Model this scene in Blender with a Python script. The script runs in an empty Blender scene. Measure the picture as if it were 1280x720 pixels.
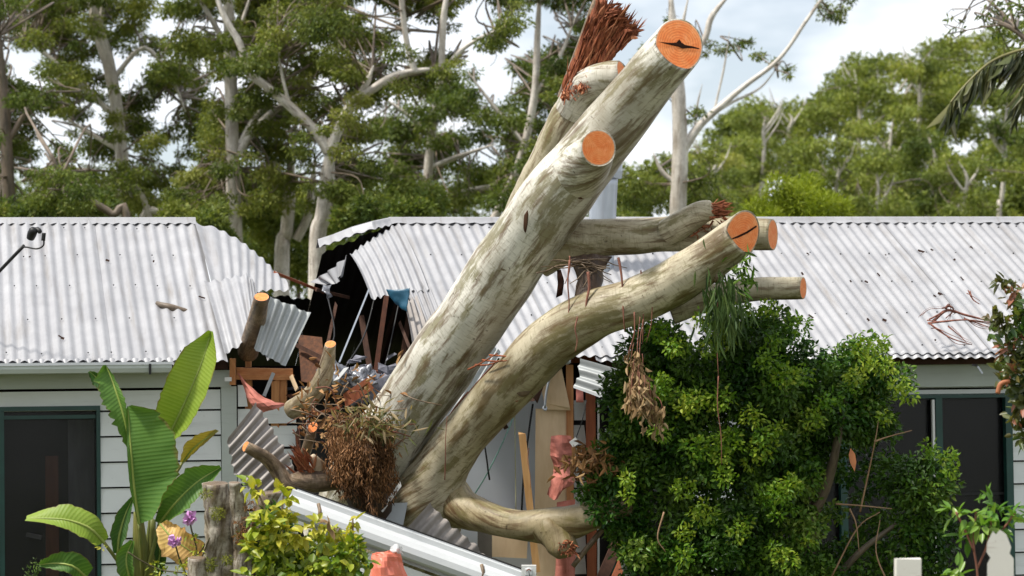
import bpy, math, random
import numpy as np
from mathutils import Vector, Matrix, noise as mnoise

random.seed(7); rng = np.random.default_rng(11)
scene = bpy.context.scene
C = scene.collection
R = math.radians

# ------------------------------------------------------------------ camera
F = 3674.0                      # focal length in pixels of the 1280 px wide photograph
TH, RO, CZ = R(2.34), R(0.75), 2.15
FW = np.array([0, math.cos(TH), math.sin(TH)])
_r0 = np.array([1.0, 0, 0]); _u0 = np.array([0, -math.sin(TH), math.cos(TH)])
RT = math.cos(RO)*_r0 - math.sin(RO)*_u0
UP = math.cos(RO)*_u0 + math.sin(RO)*_r0
CAM = np.array([0, 0, CZ])
cam = bpy.data.cameras.new('camera'); camo = bpy.data.objects.new('camera', cam); C.objects.link(camo)
cam.sensor_width = 36; cam.lens = 36*F/1280; cam.clip_end = 3000; cam.clip_start = 0.5
m = Matrix.Identity(4)
for i in range(3):
    m[i][0] = RT[i]; m[i][1] = UP[i]; m[i][2] = -FW[i]; m[i][3] = CAM[i]
camo.matrix_world = m
cam.dof.use_dof = True; cam.dof.focus_distance = 18.6; cam.dof.aperture_fstop = 4.5
scene.camera = camo

# ------------------------------------------------------------------ light
SUN_EL = R(60)                          # soft high sun from the left
sd = np.array([-0.80, -0.28, 0.0]); sd /= np.linalg.norm(sd)
sdir = np.array([sd[0]*math.cos(SUN_EL), sd[1]*math.cos(SUN_EL), math.sin(SUN_EL)])   # towards the sun
wd = bpy.data.worlds.new('World'); scene.world = wd; wd.use_nodes = True
nt = wd.node_tree; nt.nodes.clear()
wo = nt.nodes.new('ShaderNodeOutputWorld'); bg = nt.nodes.new('ShaderNodeBackground')
sky = nt.nodes.new('ShaderNodeTexSky'); sky.sky_type = 'NISHITA'; sky.sun_disc = False
sky.sun_elevation = SUN_EL; sky.sun_rotation = math.atan2(sd[0], sd[1])
sky.air_density = 1.0; sky.dust_density = 0.5; sky.ozone_density = 1.0
tc = nt.nodes.new('ShaderNodeTexCoord'); mp = nt.nodes.new('ShaderNodeMapping'); mp.inputs['Scale'].default_value = (1, 1, 2.2)
ns = nt.nodes.new('ShaderNodeTexNoise'); ns.inputs['Scale'].default_value = 7.0; ns.inputs['Detail'].default_value = 5; ns.inputs['Roughness'].default_value = 0.55
cr = nt.nodes.new('ShaderNodeValToRGB'); cr.color_ramp.elements[0].position = 0.40; cr.color_ramp.elements[1].position = 0.60
cr.color_ramp.elements[0].color = (0.34, 0.34, 0.34, 1); cr.color_ramp.elements[1].color = (1, 1, 1, 1)
mx = nt.nodes.new('ShaderNodeMix'); mx.data_type = 'RGBA'
nt.links.new(tc.outputs['Generated'], mp.inputs['Vector']); nt.links.new(mp.outputs['Vector'], ns.inputs['Vector'])
nt.links.new(ns.outputs['Fac'], cr.inputs['Fac']); nt.links.new(cr.outputs['Color'], mx.inputs[0])
nt.links.new(sky.outputs['Color'], mx.inputs[6]); mx.inputs[7].default_value = (12.2, 12.5, 13.0, 1)
nt.links.new(mx.outputs[2], bg.inputs['Color']); bg.inputs['Strength'].default_value = 0.05
nt.links.new(bg.outputs['Background'], wo.inputs['Surface'])
sl = bpy.data.lights.new('sun', 'SUN'); sl.energy = 2.6; sl.angle = R(7); sl.color = (1, 0.95, 0.87)
so = bpy.data.objects.new('sun', sl); C.objects.link(so)
so.rotation_euler = Vector(sdir).to_track_quat('Z', 'Y').to_euler(); so.location = (-10, -8, 20)
vs = scene.view_settings; vs.view_transform = 'Standard'; vs.look = 'None'; vs.exposure = 1.12; vs.gamma = 1; vs.use_curve_mapping = False
scene.cycles.use_denoising = True
scene.cycles.max_bounces = 6; scene.cycles.transparent_max_bounces = 8

# ------------------------------------------------------------------ geometry helpers
def P(x, y, d):
    """world point seen at photo pixel (x, y) at distance d along the lens axis"""
    return CAM + FW*d + RT*((x-640)/F*d) + UP*((360-y)/F*d)
def V3(a): return np.array(a, float)
def nrm(a):
    a = np.array(a, float); n = np.linalg.norm(a); return a/n if n > 1e-9 else a
PH = R(10.7)
EU = np.array([math.cos(PH), math.sin(PH), 0]); EV = np.array([-math.sin(PH), math.cos(PH), 0]); EW = np.array([0, 0, 1.0])
HO = P(640, 510, 20.2); HO[2] = 0
def H(u, v, w): return HO + EU*u + EV*v + EW*w
def hinv(p): r = p-HO; return np.array([r@EU, r@EV, r[2]])
def onplane(x, y, n, c):
    a = hinv(CAM); b = hinv(P(x, y, 1.0))-a
    return a + b*((c-a@n)/(b@n))
def W(x, y, v=0.0): return onplane(x, y, V3((0, 1, 0)), v)          # (u, v, w) on a plane parallel to the front wall
TP = math.tan(R(23.8)); VE, WE, RL = -0.35, 2.49, 2.47
VR = VE+RL; WR = WE+RL*TP
def roofpt(x, y, off=0.0):                                         # world point on the front roof slope at a pixel
    q = onplane(x, y, V3((0, -TP, 1)), WE-TP*VE+off); return H(*q)
def roofu(x, y): return onplane(x, y, V3((0, -TP, 1)), WE-TP*VE)

def rootloc(o):
    while o.parent: o = o.parent
    return np.array(o.location)
def mk(name, V, Fc, mat, parent=None, smooth=False, uv=None, rnd=None, loc=None):
    V = np.asarray(V, float)
    if parent is not None: base = rootloc(parent)
    elif loc is not None: base = np.asarray(loc, float)
    else: base = np.array([(V[:, 0].min()+V[:, 0].max())/2, (V[:, 1].min()+V[:, 1].max())/2, V[:, 2].min()])
    me = bpy.data.meshes.new(name)
    V = V-base
    if isinstance(Fc, np.ndarray):
        n, k = Fc.shape
        me.vertices.add(len(V)); me.vertices.foreach_set('co', V.ravel())
        me.loops.add(n*k); me.loops.foreach_set('vertex_index', Fc.ravel().astype(np.int32))
        me.polygons.add(n); me.polygons.foreach_set('loop_start', (np.arange(n)*k).astype(np.int32))
        me.update(calc_edges=True)
    else:
        me.from_pydata([tuple(v) for v in V], [], Fc); me.update()
    if smooth: me.polygons.foreach_set('use_smooth', np.ones(len(me.polygons), bool))
    if uv is not None:
        li = np.zeros(len(me.loops), np.int32); me.loops.foreach_get('vertex_index', li)
        l = me.uv_layers.new(name='UVMap'); l.data.foreach_set('uv', np.asarray(uv, np.float32)[li].ravel())
    if rnd is not None:
        a = me.attributes.new('rnd', 'FLOAT', 'POINT'); a.data.foreach_set('value', np.asarray(rnd, np.float32))
    me.materials.append(mat)
    o = bpy.data.objects.new(name, me); C.objects.link(o)
    if parent is not None: o.parent = parent
    else: o.location = base
    return o
def empty(name, loc):
    o = bpy.data.objects.new(name, None); o.location = tuple(loc); C.objects.link(o); o.empty_display_size = 0.2
    bpy.context.view_layer.update() if False else None
    return o
def tag(o, label, cat, group=None):
    o['label'] = label; o['category'] = cat
    if group: o['group'] = group
    return o
def join(parts):
    Vs, Fs, n = [], [], 0
    for V, Fc in parts:
        V = np.asarray(V, float); Vs.append(V); Fs += [tuple(i+n for i in f) for f in Fc]; n += len(V)
    return np.vstack(Vs), Fs
BOXF = [(0, 3, 2, 1), (4, 5, 6, 7), (0, 1, 5, 4), (1, 2, 6, 5), (2, 3, 7, 6), (3, 0, 4, 7)]
def hexa(a): return np.array(a, float), BOXF
def hboxd(u0, u1, v0, v1, w0, w1):
    return hexa([H(u0, v0, w0), H(u1, v0, w0), H(u1, v1, w0), H(u0, v1, w0), H(u0, v0, w1), H(u1, v0, w1), H(u1, v1, w1), H(u0, v1, w1)])
def hbox(name, u0, u1, v0, v1, w0, w1, mat, parent): return mk(name, *hboxd(u0, u1, v0, v1, w0, w1), mat, parent)
def beamd(a, b, wid, thk, side=None):
    """box from a to b; width across the view, thickness in depth"""
    a, b = V3(a), V3(b); t = nrm(b-a)
    s = nrm(np.cross(t, FW)) if side is None else nrm(side); n = nrm(np.cross(s, t))
    s = s*wid/2; n = n*thk/2
    return hexa([a-s-n, a+s-n, a+s+n, a-s+n, b-s-n, b+s-n, b+s+n, b-s+n])
def beam_px(name, p0, p1, wpx, thk, mat, parent=None, jag=0):
    a, b = P(*p0), P(*p1); d = (p0[2]+p1[2])/2
    V, Fc = beamd(a, b, wpx/F*d, thk)
    if jag:
        t = nrm(b-a)
        for i in (4, 5, 6, 7): V[i] += t*random.uniform(-jag, jag)
        for i in (0, 1, 2, 3): V[i] += t*random.uniform(-jag, jag)
    return mk(name, V, Fc, mat, parent)

def catmull(pts, sub):
    pts = np.asarray(pts, float); n = len(pts); out = []
    for i in range(n-1):
        p0, p1, p2, p3 = pts[max(i-1, 0)], pts[i], pts[i+1], pts[min(i+2, n-1)]
        if i == 0: p0 = 2*p1-p2
        if i+2 > n-1: p3 = 2*p2-p1
        for k in range(sub):
            t = k/sub
            out.append(0.5*((2*p1)+(-p0+p2)*t+(2*p0-5*p1+4*p2-p3)*t*t+(-p0+3*p1-3*p2+p3)*t**3))
    out.append(pts[-1]); return np.array(out)
def tubedata(cr, seg=16, amp=0.0, fs=3.0, cutn=None, cutn0=None, seed=0.0, flat=1.0):
    """cr: rows x,y,z,r (world).  Returns V, quads, uv, first ring, last ring, tangent at end"""
    c = cr[:, :3]; r = cr[:, 3]; n = len(c)
    T = np.zeros_like(c); T[1:-1] = c[2:]-c[:-2]; T[0] = c[1]-c[0]; T[-1] = c[-1]-c[-2]
    T /= np.linalg.norm(T, axis=1)[:, None]
    ref = FW if abs(T[0]@FW) < 0.85 else V3((1, 0, 0))
    s = nrm(ref-T[0]*(T[0]@ref)); Vv = []; uv = []; L = 0
    for i in range(n):
        s = nrm(s-T[i]*(s@T[i])); q = np.cross(T[i], s)
        if i: L += np.linalg.norm(c[i]-c[i-1])
        for k in range(seg):
            a = 2*math.pi*k/seg; d = s*math.cos(a)+q*math.sin(a)*flat; rr = r[i]
            if amp:
                p = Vector(c[i]+d*rr)*fs+Vector((seed, seed*2, 0))
                rr *= 1+amp*(mnoise.noise(p)+0.5*mnoise.noise(p*2.3))
            v = c[i]+d*rr
            if i == n-1 and cutn is not None:
                nn = nrm(cutn); v = v+T[i]*(((c[i]-v)@nn)/(T[i]@nn))
            if i == 0 and cutn0 is not None:
                nn = nrm(cutn0); v = v+T[i]*(((c[i]-v)@nn)/(T[i]@nn))
            Vv.append(v); uv.append((k/seg*2*math.pi*r[i], L))
    Fq = []
    for i in range(n-1):
        for k in range(seg):
            k2 = (k+1) % seg; Fq.append((i*seg+k, i*seg+k2, (i+1)*seg+k2, (i+1)*seg+k))
    return Vv, Fq, uv, T[-1]
def rpx(pts): return np.array([list(P(x, y, d))+[rp/F*d] for x, y, d, rp in pts])
def limb(name, pts, mat, parent=None, seg=18, sub=6, amp=0.05, fs=4.0, end='round', cutn=None, cutmat=None, start=None, seed=0.0, label=None, world=False, rim=0.93):
    cr = catmull(np.asarray(pts, float) if world else rpx(pts), sub)
    V, Fq, uv, T = tubedata(cr, seg, amp, fs, cutn, None, seed)
    n = len(cr); V = list(V); uv = list(uv); ring = [(n-1)*seg+k for k in range(seg)]
    cc = np.mean([V[i] for i in ring], axis=0); disc = None
    if end == 'cut':
        b = len(V)
        for i in ring: V.append(cc+(V[i]-cc)*rim); uv.append(uv[i])
        for k in range(seg): Fq.append((ring[k], ring[(k+1) % seg], b+(k+1) % seg, b+k))
        disc = np.array(V[b:b+seg])
    elif end == 'round':
        V.append(cc+T*cr[-1, 3]*0.5); uv.append(uv[-1]); b = len(V)-1
        for k in range(seg): Fq.append((ring[k], ring[(k+1) % seg], b))
    if start == 'cap':
        c0 = np.mean(V[:seg], axis=0); V.append(c0); uv.append((0, 0)); b = len(V)-1
        for k in range(seg): Fq.append(((k+1) % seg, k, b))
    o = mk(name, V, Fq, mat, parent, smooth=True, uv=uv)
    if disc is not None:
        cut_disc('cut_face', disc, cutmat, o if (parent is None or parent.parent is None) else parent, T)
    return o
def cut_disc(name, ring, mat, parent, T):
    seg = len(ring); c = ring.mean(axis=0); V = [c]; uv = [(0, 0)]; Fc = []
    for j, f in enumerate((0.33, 0.66, 1.0)):
        for k in range(seg):
            off = T*random.uniform(-0.0003, 0.0003) if f < 1 else 0
            V.append(c+(ring[k]-c)*f+off); a = 2*math.pi*k/seg; uv.append((f*math.cos(a), f*math.sin(a)))
    for k in range(seg): Fc.append((0, 1+k, 1+(k+1) % seg))
    for j in range(2):
        for k in range(seg):
            a = 1+j*seg+k; b = 1+j*seg+(k+1) % seg; Fc.append((a, a+seg, b+seg, b))
    return mk(name, V, Fc, mat, parent, uv=uv)

def leaves(name, pos, d, n, L, Wd, mat, parent, fold=0.25, hexl=True, rnd=None, droop=0.15):
    """leaf-sized folded blades: position, direction, normal, length, width"""
    N = len(pos); d = d/np.linalg.norm(d, axis=1)[:, None]
    s = np.cross(d, n); s /= np.linalg.norm(s, axis=1)[:, None]+1e-9
    n = np.cross(s, d); L = np.broadcast_to(L, N)[:, None]; Wd = np.broadcast_to(Wd, N)[:, None]
    if rnd is None: rnd = rng.random(N)
    if hexl:
        rows = [(0, 0, 0), (-.42, .28, fold), (-.40, .62, fold*.6), (0, 1, -droop), (.40, .62, fold*.6), (.42, .28, fold)]
        V = np.stack([pos+s*Wd*a+d*L*b+n*Wd*c for a, b, c in rows], 1).reshape(-1, 3)
        b = np.arange(N)*6
        Fc = np.concatenate([np.stack([b, b+3, b+2, b+1], 1), np.stack([b, b+5, b+4, b+3], 1)])
        return mk(name, V, Fc, mat, parent, rnd=np.repeat(rnd, 6), smooth=False)
    rows = [(0, 0, 0), (-.5, .45, fold), (0, 1, 0), (.5, .45, fold)]
    V = np.stack([pos+s*Wd*a+d*L*b+n*Wd*c for a, b, c in rows], 1).reshape(-1, 3); b = np.arange(N)*4
    Fc = np.concatenate([np.stack([b, b+2, b+1], 1), np.stack([b, b+3, b+2], 1)])
    return mk(name, V, Fc, mat, parent, rnd=np.repeat(rnd, 4))
def inball(n, surf=2.2):
    v = rng.normal(size=(n, 3)); v /= np.linalg.norm(v, axis=1)[:, None]
    return v*(rng.random(n)**(1/surf))[:, None]

# ------------------------------------------------------------------ materials
MATS = {}
class NB:
    def __init__(s, name):
        s.m = bpy.data.materials.new(name); s.m.use_nodes = True; s.t = s.m.node_tree
        s.b = s.t.nodes['Principled BSDF']; s.out = s.t.nodes['Material Output']
    def n(s, t, **k):
        x = s.t.nodes.new(t)
        for a, v in k.items():
            if a.startswith('_'): setattr(x, a[1:], v)
            else: x.inputs[a.replace('__', ' ')].default_value = v
        return x
    def l(s, a, b): s.t.links.new(a, b)
    def coord(s, kind='Object', scale=(1, 1, 1), rot=(0, 0, 0)):
        c = s.n('ShaderNodeTexCoord'); q = s.n('ShaderNodeMapping'); q.inputs['Scale'].default_value = scale; q.inputs['Rotation'].default_value = rot
        s.l(c.outputs[kind], q.inputs['Vector']); return q.outputs['Vector']
    def noise(s, vec, scale, detail=4, rough=0.55):
        x = s.n('ShaderNodeTexNoise', Scale=scale, Detail=detail, Roughness=rough); s.l(vec, x.inputs['Vector']); return x.outputs['Fac']
    def ramp(s, fac, stops):
        x = s.n('ShaderNodeValToRGB'); e = x.color_ramp.elements
        while len(e) < len(stops): e.new(0.5)
        for i, (p, c) in enumerate(stops):
            e[i].position = p; e[i].color = (c[0], c[1], c[2], 1) if not isinstance(c, (int, float)) else (c, c, c, 1)
        s.l(fac, x.inputs['Fac']); return x.outputs['Color']
    def mix(s, fac, a, b, mode='MIX'):
        x = s.n('ShaderNodeMix', _data_type='RGBA', _blend_type=mode)
        for sock, val in ((0, fac), (6, a), (7, b)):
            if isinstance(val, (int, float)): x.inputs[sock].default_value = val
            elif isinstance(val, tuple): x.inputs[sock].default_value = (*val, 1)
            else: s.l(val, x.inputs[sock])
        return x.outputs[2]
    def bump(s, h, st=0.3, dist=0.01):
        x = s.n('ShaderNodeBump', Strength=st, Distance=dist); s.l(h, x.inputs['Height']); s.l(x.outputs['Normal'], s.b.inputs['Normal'])
    def n_sub(s, a, v):
        x = s.n('ShaderNodeMath', _operation='SUBTRACT'); s.l(a, x.inputs[0]); x.inputs[1].default_value = v; return x.outputs[0]
    def col(s, c):
        if isinstance(c, tuple): s.b.inputs['Base Color'].default_value = (*c, 1)
        else: s.l(c, s.b.inputs['Base Color'])
    def set(s, rough=0.6, metal=0.0, spec=0.5):
        s.b.inputs['Roughness'].default_value = rough; s.b.inputs['Metallic'].default_value = metal; s.b.inputs['Specular IOR Level'].default_value = spec
def plain(name, c1, c2, scale=6, rough=0.7, spec=0.3, stretch=(1, 1, 1), bump=0.15, metal=0.0, detail=5):
    b = NB(name); v = b.coord('Object', stretch); f = b.noise(v, scale, detail, 0.6)
    b.col(b.ramp(f, [(0.32, c1), (0.68, c2)])); b.set(rough, metal, spec); b.bump(f, bump, 0.01); return b.m

def m_iron(name, c1, c2, dirt, amt=0.35, metal=0.25, rough=0.5):
    b = NB(name); v = b.coord('UV'); v2 = b.coord('UV', (9, 0.7, 1)); 
    f = b.noise(v, 3.2, 6, 0.65); g = b.noise(v2, 1.6, 5, 0.6); sp = b.noise(v, 60, 3, 0.7); pan = b.noise(b.coord('UV', (1.31, 0.05, 1)), 1.0, 1, 0.4)
    c = b.ramp(f, [(0.3, c1), (0.7, c2)]); c = b.mix(b.ramp(g, [(0.52, 0.0), (0.78, amt)]), c, dirt)
    c = b.mix(b.ramp(sp, [(0.62, 0.0), (0.75, 0.30)]), c, (dirt[0]*.6, dirt[1]*.6, dirt[2]*.6))
    c = b.mix(b.ramp(pan, [(0.4, 0.0), (0.6, 0.22)]), c, tuple(x*.72 for x in c1))
    b.col(c); b.set(rough, metal, 0.5); b.bump(sp, 0.06, 0.004); return b.m
IRON = m_iron('galvanised_roof_iron', (.29, .29, .302), (.40, .40, .41), (.18, .155, .13), 0.75)
IRON_OLD = m_iron('weathered_roof_iron', (.19, .17, .155), (.36, .33, .305), (.10, .07, .05), 0.7, 0.1, 0.6)
IRON_GREY = m_iron('dull_grey_iron', (.30, .32, .32), (.40, .42, .42), (.20, .19, .18), 0.4, 0.2, 0.5)
IRON_DARK = m_iron('shade_black_iron_underside', (.012, .012, .012), (.03, .028, .027), (.02, .012, .01), 0.4, 0.0, 0.8)  # near-black colour paints in the shade under the back slope
PAINT = None
def m_paint(name, c, dirt=(.22, .22, .18), amt=0.35):
    b = NB(name); v = b.coord('Object', (1, 1, 1)); vs_ = b.coord('Object', (0.8, 0.8, 7)); f = b.noise(v, 2.2, 6, 0.65); g = b.noise(vs_, 3, 4, 0.6); sp = b.noise(v, 45, 3, 0.7)
    c0 = b.ramp(f, [(0.35, tuple(x*.90 for x in c)), (0.7, c)])
    c0 = b.mix(b.ramp(g, [(0.55, 0.0), (0.8, amt)]), c0, dirt); c0 = b.mix(b.ramp(sp, [(0.66, 0.0), (0.78, amt)]), c0, dirt)
    b.col(c0); b.set(0.5, 0, 0.4); b.bump(f, 0.08, 0.006); return b.m
BOARD = m_paint('grey_green_board_paint', (.70, .725, .70))
TRIM = m_paint('grey_trim_paint', (.48, .52, .48))
WHITE = m_paint('white_gutter_paint', (.58, .60, .61), (.3, .29, .26), 0.25)
PICKET = m_paint('chalky_white_picket_paint', (.70, .67, .60), (.22, .14, .08), 0.95)
GREEN = plain('dark_green_frame_paint', (.004, .035, .028), (.006, .055, .042), 8, 0.4, 0.5, bump=0.05)
FASCIA = plain('dark_red_brown_fascia', (.035, .014, .010), (.075, .03, .02), 5, 0.7, 0.3, (1, 1, 8))
def m_wood(name, c1, c2, axis=(14, 14, 1.2), rough=0.75):
    b = NB(name); v = b.coord('Object', axis); f = b.noise(v, 3.0, 6, 0.65); g = b.noise(b.coord('Object'), 2.5, 3)
    c = b.ramp(f, [(0.3, c1), (0.7, c2)]); c = b.mix(b.ramp(g, [(0.5, 0.0), (0.8, 0.5)]), c, tuple(x*.55 for x in c1))
    b.col(c); b.set(rough, 0, 0.25); b.bump(f, 0.25, 0.006); return b.m
PINE = m_wood('fresh_orange_pine', (.36, .14, .05), (.55, .28, .12))
PINE_H = m_wood('orange_pine_plate', (.36, .13, .045), (.54, .26, .11), (1.2, 14, 14))
PINE_Y = m_wood('yellow_pine', (.42, .22, .08), (.56, .34, .15))
REDWOOD = m_wood('red_brown_stud_timber', (.16, .042, .018), (.30, .095, .04))
DARKWOOD = m_wood('dark_old_timber', (.035, .016, .010), (.085, .038, .022))
DARKWOOD2 = m_wood('red_brown_rafter', (.05, .018, .010), (.11, .038, .018))
PLY = m_wood('pale_plywood', (.62, .44, .26), (.76, .58, .38), (5, 5, 0.9))
PLASTER = plain('blue_grey_plasterboard', (.56, .59, .64), (.62, .65, .70), 1.2, 0.8, 0.2, bump=0.03)
DARK = plain('shade_dark_interior', (.010, .009, .009), (.028, .024, .022), 3, 0.9, 0.1)  # near-black stands in for indoor shade and shadow lines behind the boards
SARK = plain('salmon_building_wrap', (.36, .12, .09), (.50, .19, .15), 12, 0.8, 0.15, bump=0.5)
SALMON = plain('salmon_plastic', (.78, .19, .12), (.88, .27, .18), 5, 0.35, 0.5, bump=0.2)
BLUE = plain('blue_tarp', (.008, .055, .10), (.018, .10, .165), 6, 0.45, 0.5, bump=0.3)
STEEL = plain('galvanised_steel', (.34, .37, .41), (.48, .51, .56), 4, 0.38, 0.5, (3, 3, .5), 0.04, 0.6)
CABLE = plain('black_cable', (.008, .008, .008), (.02, .02, .02), 5, 0.5)
PALE = plain('pale_plastic', (.62, .62, .60), (.74, .74, .72), 5, 0.4)
RUBBLE = plain('grey_rubble', (.10, .10, .12), (.28, .28, .32), 14, 0.9, 0.2, bump=0.6)
FOIL = plain('crumpled_silver_foil', (.05, .05, .055), (.34, .35, .38), 22, 0.35, 0.5, bump=0.8, metal=0.5)
def m_bark(name, cream, grey, olive, brown, oliveamt=0.75, brownamt=0.7, k=1.0, dk=0.42):
    b = NB(name); uv = b.coord('UV'); o = b.coord('Object')
    big = b.noise(b.coord('Object', (1.0*k, 1.0*k, 0.7*k)), 2.1, 5, 0.6); mid = b.noise(b.coord('UV', (2.3*k, .55*k, 1)), 3.4, 7, 0.72)
    st = b.noise(b.coord('UV', (8, 1.2, 1)), 2.4, 6, 0.7); fine = b.noise(b.coord('UV', (6, 40, 1)), 2.0, 4, 0.6); sp = b.noise(o, 26, 4, 0.7)
    c = b.ramp(big, [(0.38, grey), (0.58, cream)])
    c = b.mix(b.ramp(mid, [(0.50, 0.0), (0.575, oliveamt)]), c, olive)
    c = b.mix(b.ramp(b.noise(o, 7.0*k, 6, .7), [(0.48, 0.0), (0.62, dk)]), c, tuple(x*.62 for x in grey))
    c = b.mix(b.ramp(st, [(0.51, 0.0), (0.62, brownamt)]), c, brown)
    c = b.mix(b.ramp(b.noise(b.coord('UV', (3.2, .55, 1)), 1.7, 5, .62), [(0.57, 0.0), (0.63, 0.75)]), c, tuple(x*.8 for x in brown))
    c = b.mix(b.ramp(fine, [(0.54, 0.0), (0.66, 0.4)]), c, tuple(x*.7 for x in olive))
    c = b.mix(b.ramp(b.noise(b.coord('Object', (1, 1, .5)), 1.3, 4, .6), [(0.52, 0.0), (0.68, 0.6)]), c, tuple(.5*x+.5*y for x, y in zip(olive, brown)))
    c = b.mix(b.ramp(sp, [(0.64, 0.0), (0.71, 0.8)]), c, tuple(x*.45 for x in brown))
    b.col(c); b.set(0.5, 0, 0.4)
    h = b.mix(0.5, st, b.mix(0.5, sp, fine)); b.bump(h, 0.5, 0.014); return b.m
BARK = m_bark('smooth_gum_bark', (.68, .65, .57), (.50, .475, .40), (.165, .145, .055), (.115, .065, .028), 0.8, 0.75, 1.0, 0.22)
BARK_E = m_bark('olive_gum_bark', (.52, .46, .33), (.33, .29, .19), (.155, .13, .045), (.11, .06, .022), 0.85, 0.8, 1.0, 0.3)
BARK_H = m_bark('mossy_brown_bark', (.38, .31, .18), (.22, .175, .095), (.16, .135, .04), (.10, .05, .02), 0.85, 0.85)
BARK_B2 = m_bark('tan_branch_bark', (.40, .33, .23), (.22, .17, .10), (.17, .13, .05), (.08, .045, .02), 0.75, 0.9, 3.0)
BARK_B = m_bark('rough_brown_bark', (.28, .20, .13), (.12, .08, .05), (.10, .07, .03), (.045, .022, .012), 0.75, 0.9, 3.5)
BARK_PALE = m_bark('pale_far_gum_bark', (.72, .67, .60), (.52, .47, .41), (.36, .31, .24), (.16, .11, .07), 0.5, 0.5)
BARK_DK = m_bark('dark_far_bark', (.19, .14, .10), (.11, .085, .06), (.10, .085, .045), (.04, .027, .018), 0.6, 0.7)
BARK_TW = m_bark('grey_brown_twig_bark', (.20, .155, .11), (.13, .095, .07), (.09, .07, .04), (.05, .032, .02))
LICHEN = m_bark('lichen_stump_bark', (.44, .40, .33), (.16, .115, .075), (.13, .10, .05), (.05, .028, .016), 0.75, 0.95, 4.0)
def m_cut(name, c1, c2, heart):
    b = NB(name); uv = b.coord('UV'); o = b.coord('Object')
    gr = b.n('ShaderNodeTexGradient', _gradient_type='SPHERICAL'); b.l(uv, gr.inputs['Vector'])
    wob = b.noise(uv, 2.2, 3); ad = b.n('ShaderNodeMath', _operation='MULTIPLY_ADD'); b.l(wob, ad.inputs[0]); ad.inputs[1].default_value = 0.16; b.l(gr.outputs['Fac'], ad.inputs[2])
    m2 = b.n('ShaderNodeMath', _operation='MULTIPLY'); b.l(ad.outputs[0], m2.inputs[0]); m2.inputs[1].default_value = 60
    sn = b.n('ShaderNodeMath', _operation='SINE'); b.l(m2.outputs[0], sn.inputs[0])
    rg = b.ramp(sn.outputs[0], [(0.0, 0.0), (1.0, 0.42)])
    big = b.noise(uv, 1.6, 5, 0.6)
    c = b.ramp(big, [(0.35, c1), (0.65, c2)]); c = b.mix(rg, c, heart)
    c = b.mix(b.ramp(ad.outputs[0], [(0.05, 0.6), (0.17, 0.0)]), c, (.80, .46, .24))
    c = b.mix(b.ramp(b.noise(b.coord('UV', (2, 26, 1)), 3, 3), [(0.50, 0.0), (0.66, 0.40)]), c, heart)
    c = b.mix(b.ramp(b.noise(uv, 3.4, 6, .7), [(0.52, 0.0), (0.72, 0.45)]), c, tuple(min(1, x*1.0+.10) for x in c2))
    b.col(c); b.set(0.65, 0, 0.3); b.bump(sn.outputs[0], 0.08, 0.003); return b.m
CUT = m_cut('fresh_orange_heartwood', (.80, .20, .045), (.86, .32, .10), (.50, .085, .016))
SPLIT = m_wood('splintered_red_wood', (.08, .018, .010), (.40, .13, .055), (26, 26, 5))
SPLIT_L = m_wood('pale_torn_wood', (.26, .085, .038), (.48, .22, .11), (26, 26, 5))
STRIP = plain('red_brown_bark_strip', (.12, .045, .03), (.28, .12, .08), 9, 0.75, 0.25, (3, 3, 1), 0.4)
CRACK = plain('dark_rot_crack', (.012, .006, .004), (.04, .015, .008), 12, 0.9, 0.1)
def m_leaf(name, stops, rough=0.5, spec=0.18, tl=0.38, tcol=None):
    b = NB(name); a = b.n('ShaderNodeAttribute', _attribute_name='rnd')
    c = b.ramp(a.outputs['Fac'], stops); o = b.noise(b.coord('Object'), 3.5, 3); 
    c2 = b.mix(b.ramp(o, [(0.4, 0.0), (0.7, 0.35)]), c, tuple(x*1.0 for x in stops[-1][1]))
    b.col(c2); b.set(rough, 0, spec)
    t = b.n('ShaderNodeBsdfTranslucent'); br = b.mix(1.0, c2, (1.0, 1.0, 0.55), 'MULTIPLY'); b.l(br, t.inputs['Color'])
    ms = b.n('ShaderNodeMixShader'); ms.inputs[0].default_value = tl
    b.l(b.b.outputs[0], ms.inputs[1]); b.l(t.outputs[0], ms.inputs[2]); b.l(ms.outputs[0], b.out.inputs['Surface']); return b.m
LF_GUM = m_leaf('gum_foliage', [(0, (.05, .08, .02)), (.35, (.11, .155, .03)), (.7, (.20, .24, .045)), (1, (.29, .30, .075))])
LF_GUM2 = m_leaf('deep_gum_foliage', [(0, (.045, .075, .02)), (.4, (.095, .145, .028)), (.8, (.17, .22, .042)), (1, (.24, .255, .06))])
LF_HILL = m_leaf('hillside_foliage', [(0, (.08, .115, .03)), (.4, (.16, .21, .04)), (.8, (.26, .31, .055)), (1, (.34, .35, .085))])
LF_LIME = m_leaf('lime_shrub_foliage', [(0, (.14, .20, .012)), (.5, (.22, .28, .02)), (1, (.30, .34, .03))])
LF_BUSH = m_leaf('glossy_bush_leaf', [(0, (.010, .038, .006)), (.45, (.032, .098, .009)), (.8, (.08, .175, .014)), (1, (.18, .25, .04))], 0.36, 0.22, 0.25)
LF_YEL = m_leaf('yellow_green_leaf', [(0, (.07, .15, .010)), (.3, (.17, .26, .015)), (.6, (.34, .38, .025)), (1, (.50, .46, .05))], 0.4, 0.4, 0.3)
LF_SAP = m_leaf('bright_sapling_leaf', [(0, (.06, .17, .015)), (.6, (.13, .28, .03)), (1, (.22, .33, .05))], 0.35, 0.5)
LF_RED = m_leaf('mixed_red_green_leaf', [(0, (.03, .08, .015)), (.6, (.06, .13, .025)), (.8, (.12, .16, .03)), (.92, (.28, .11, .05)), (1, (.38, .15, .09))], 0.35, 0.5)
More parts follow.
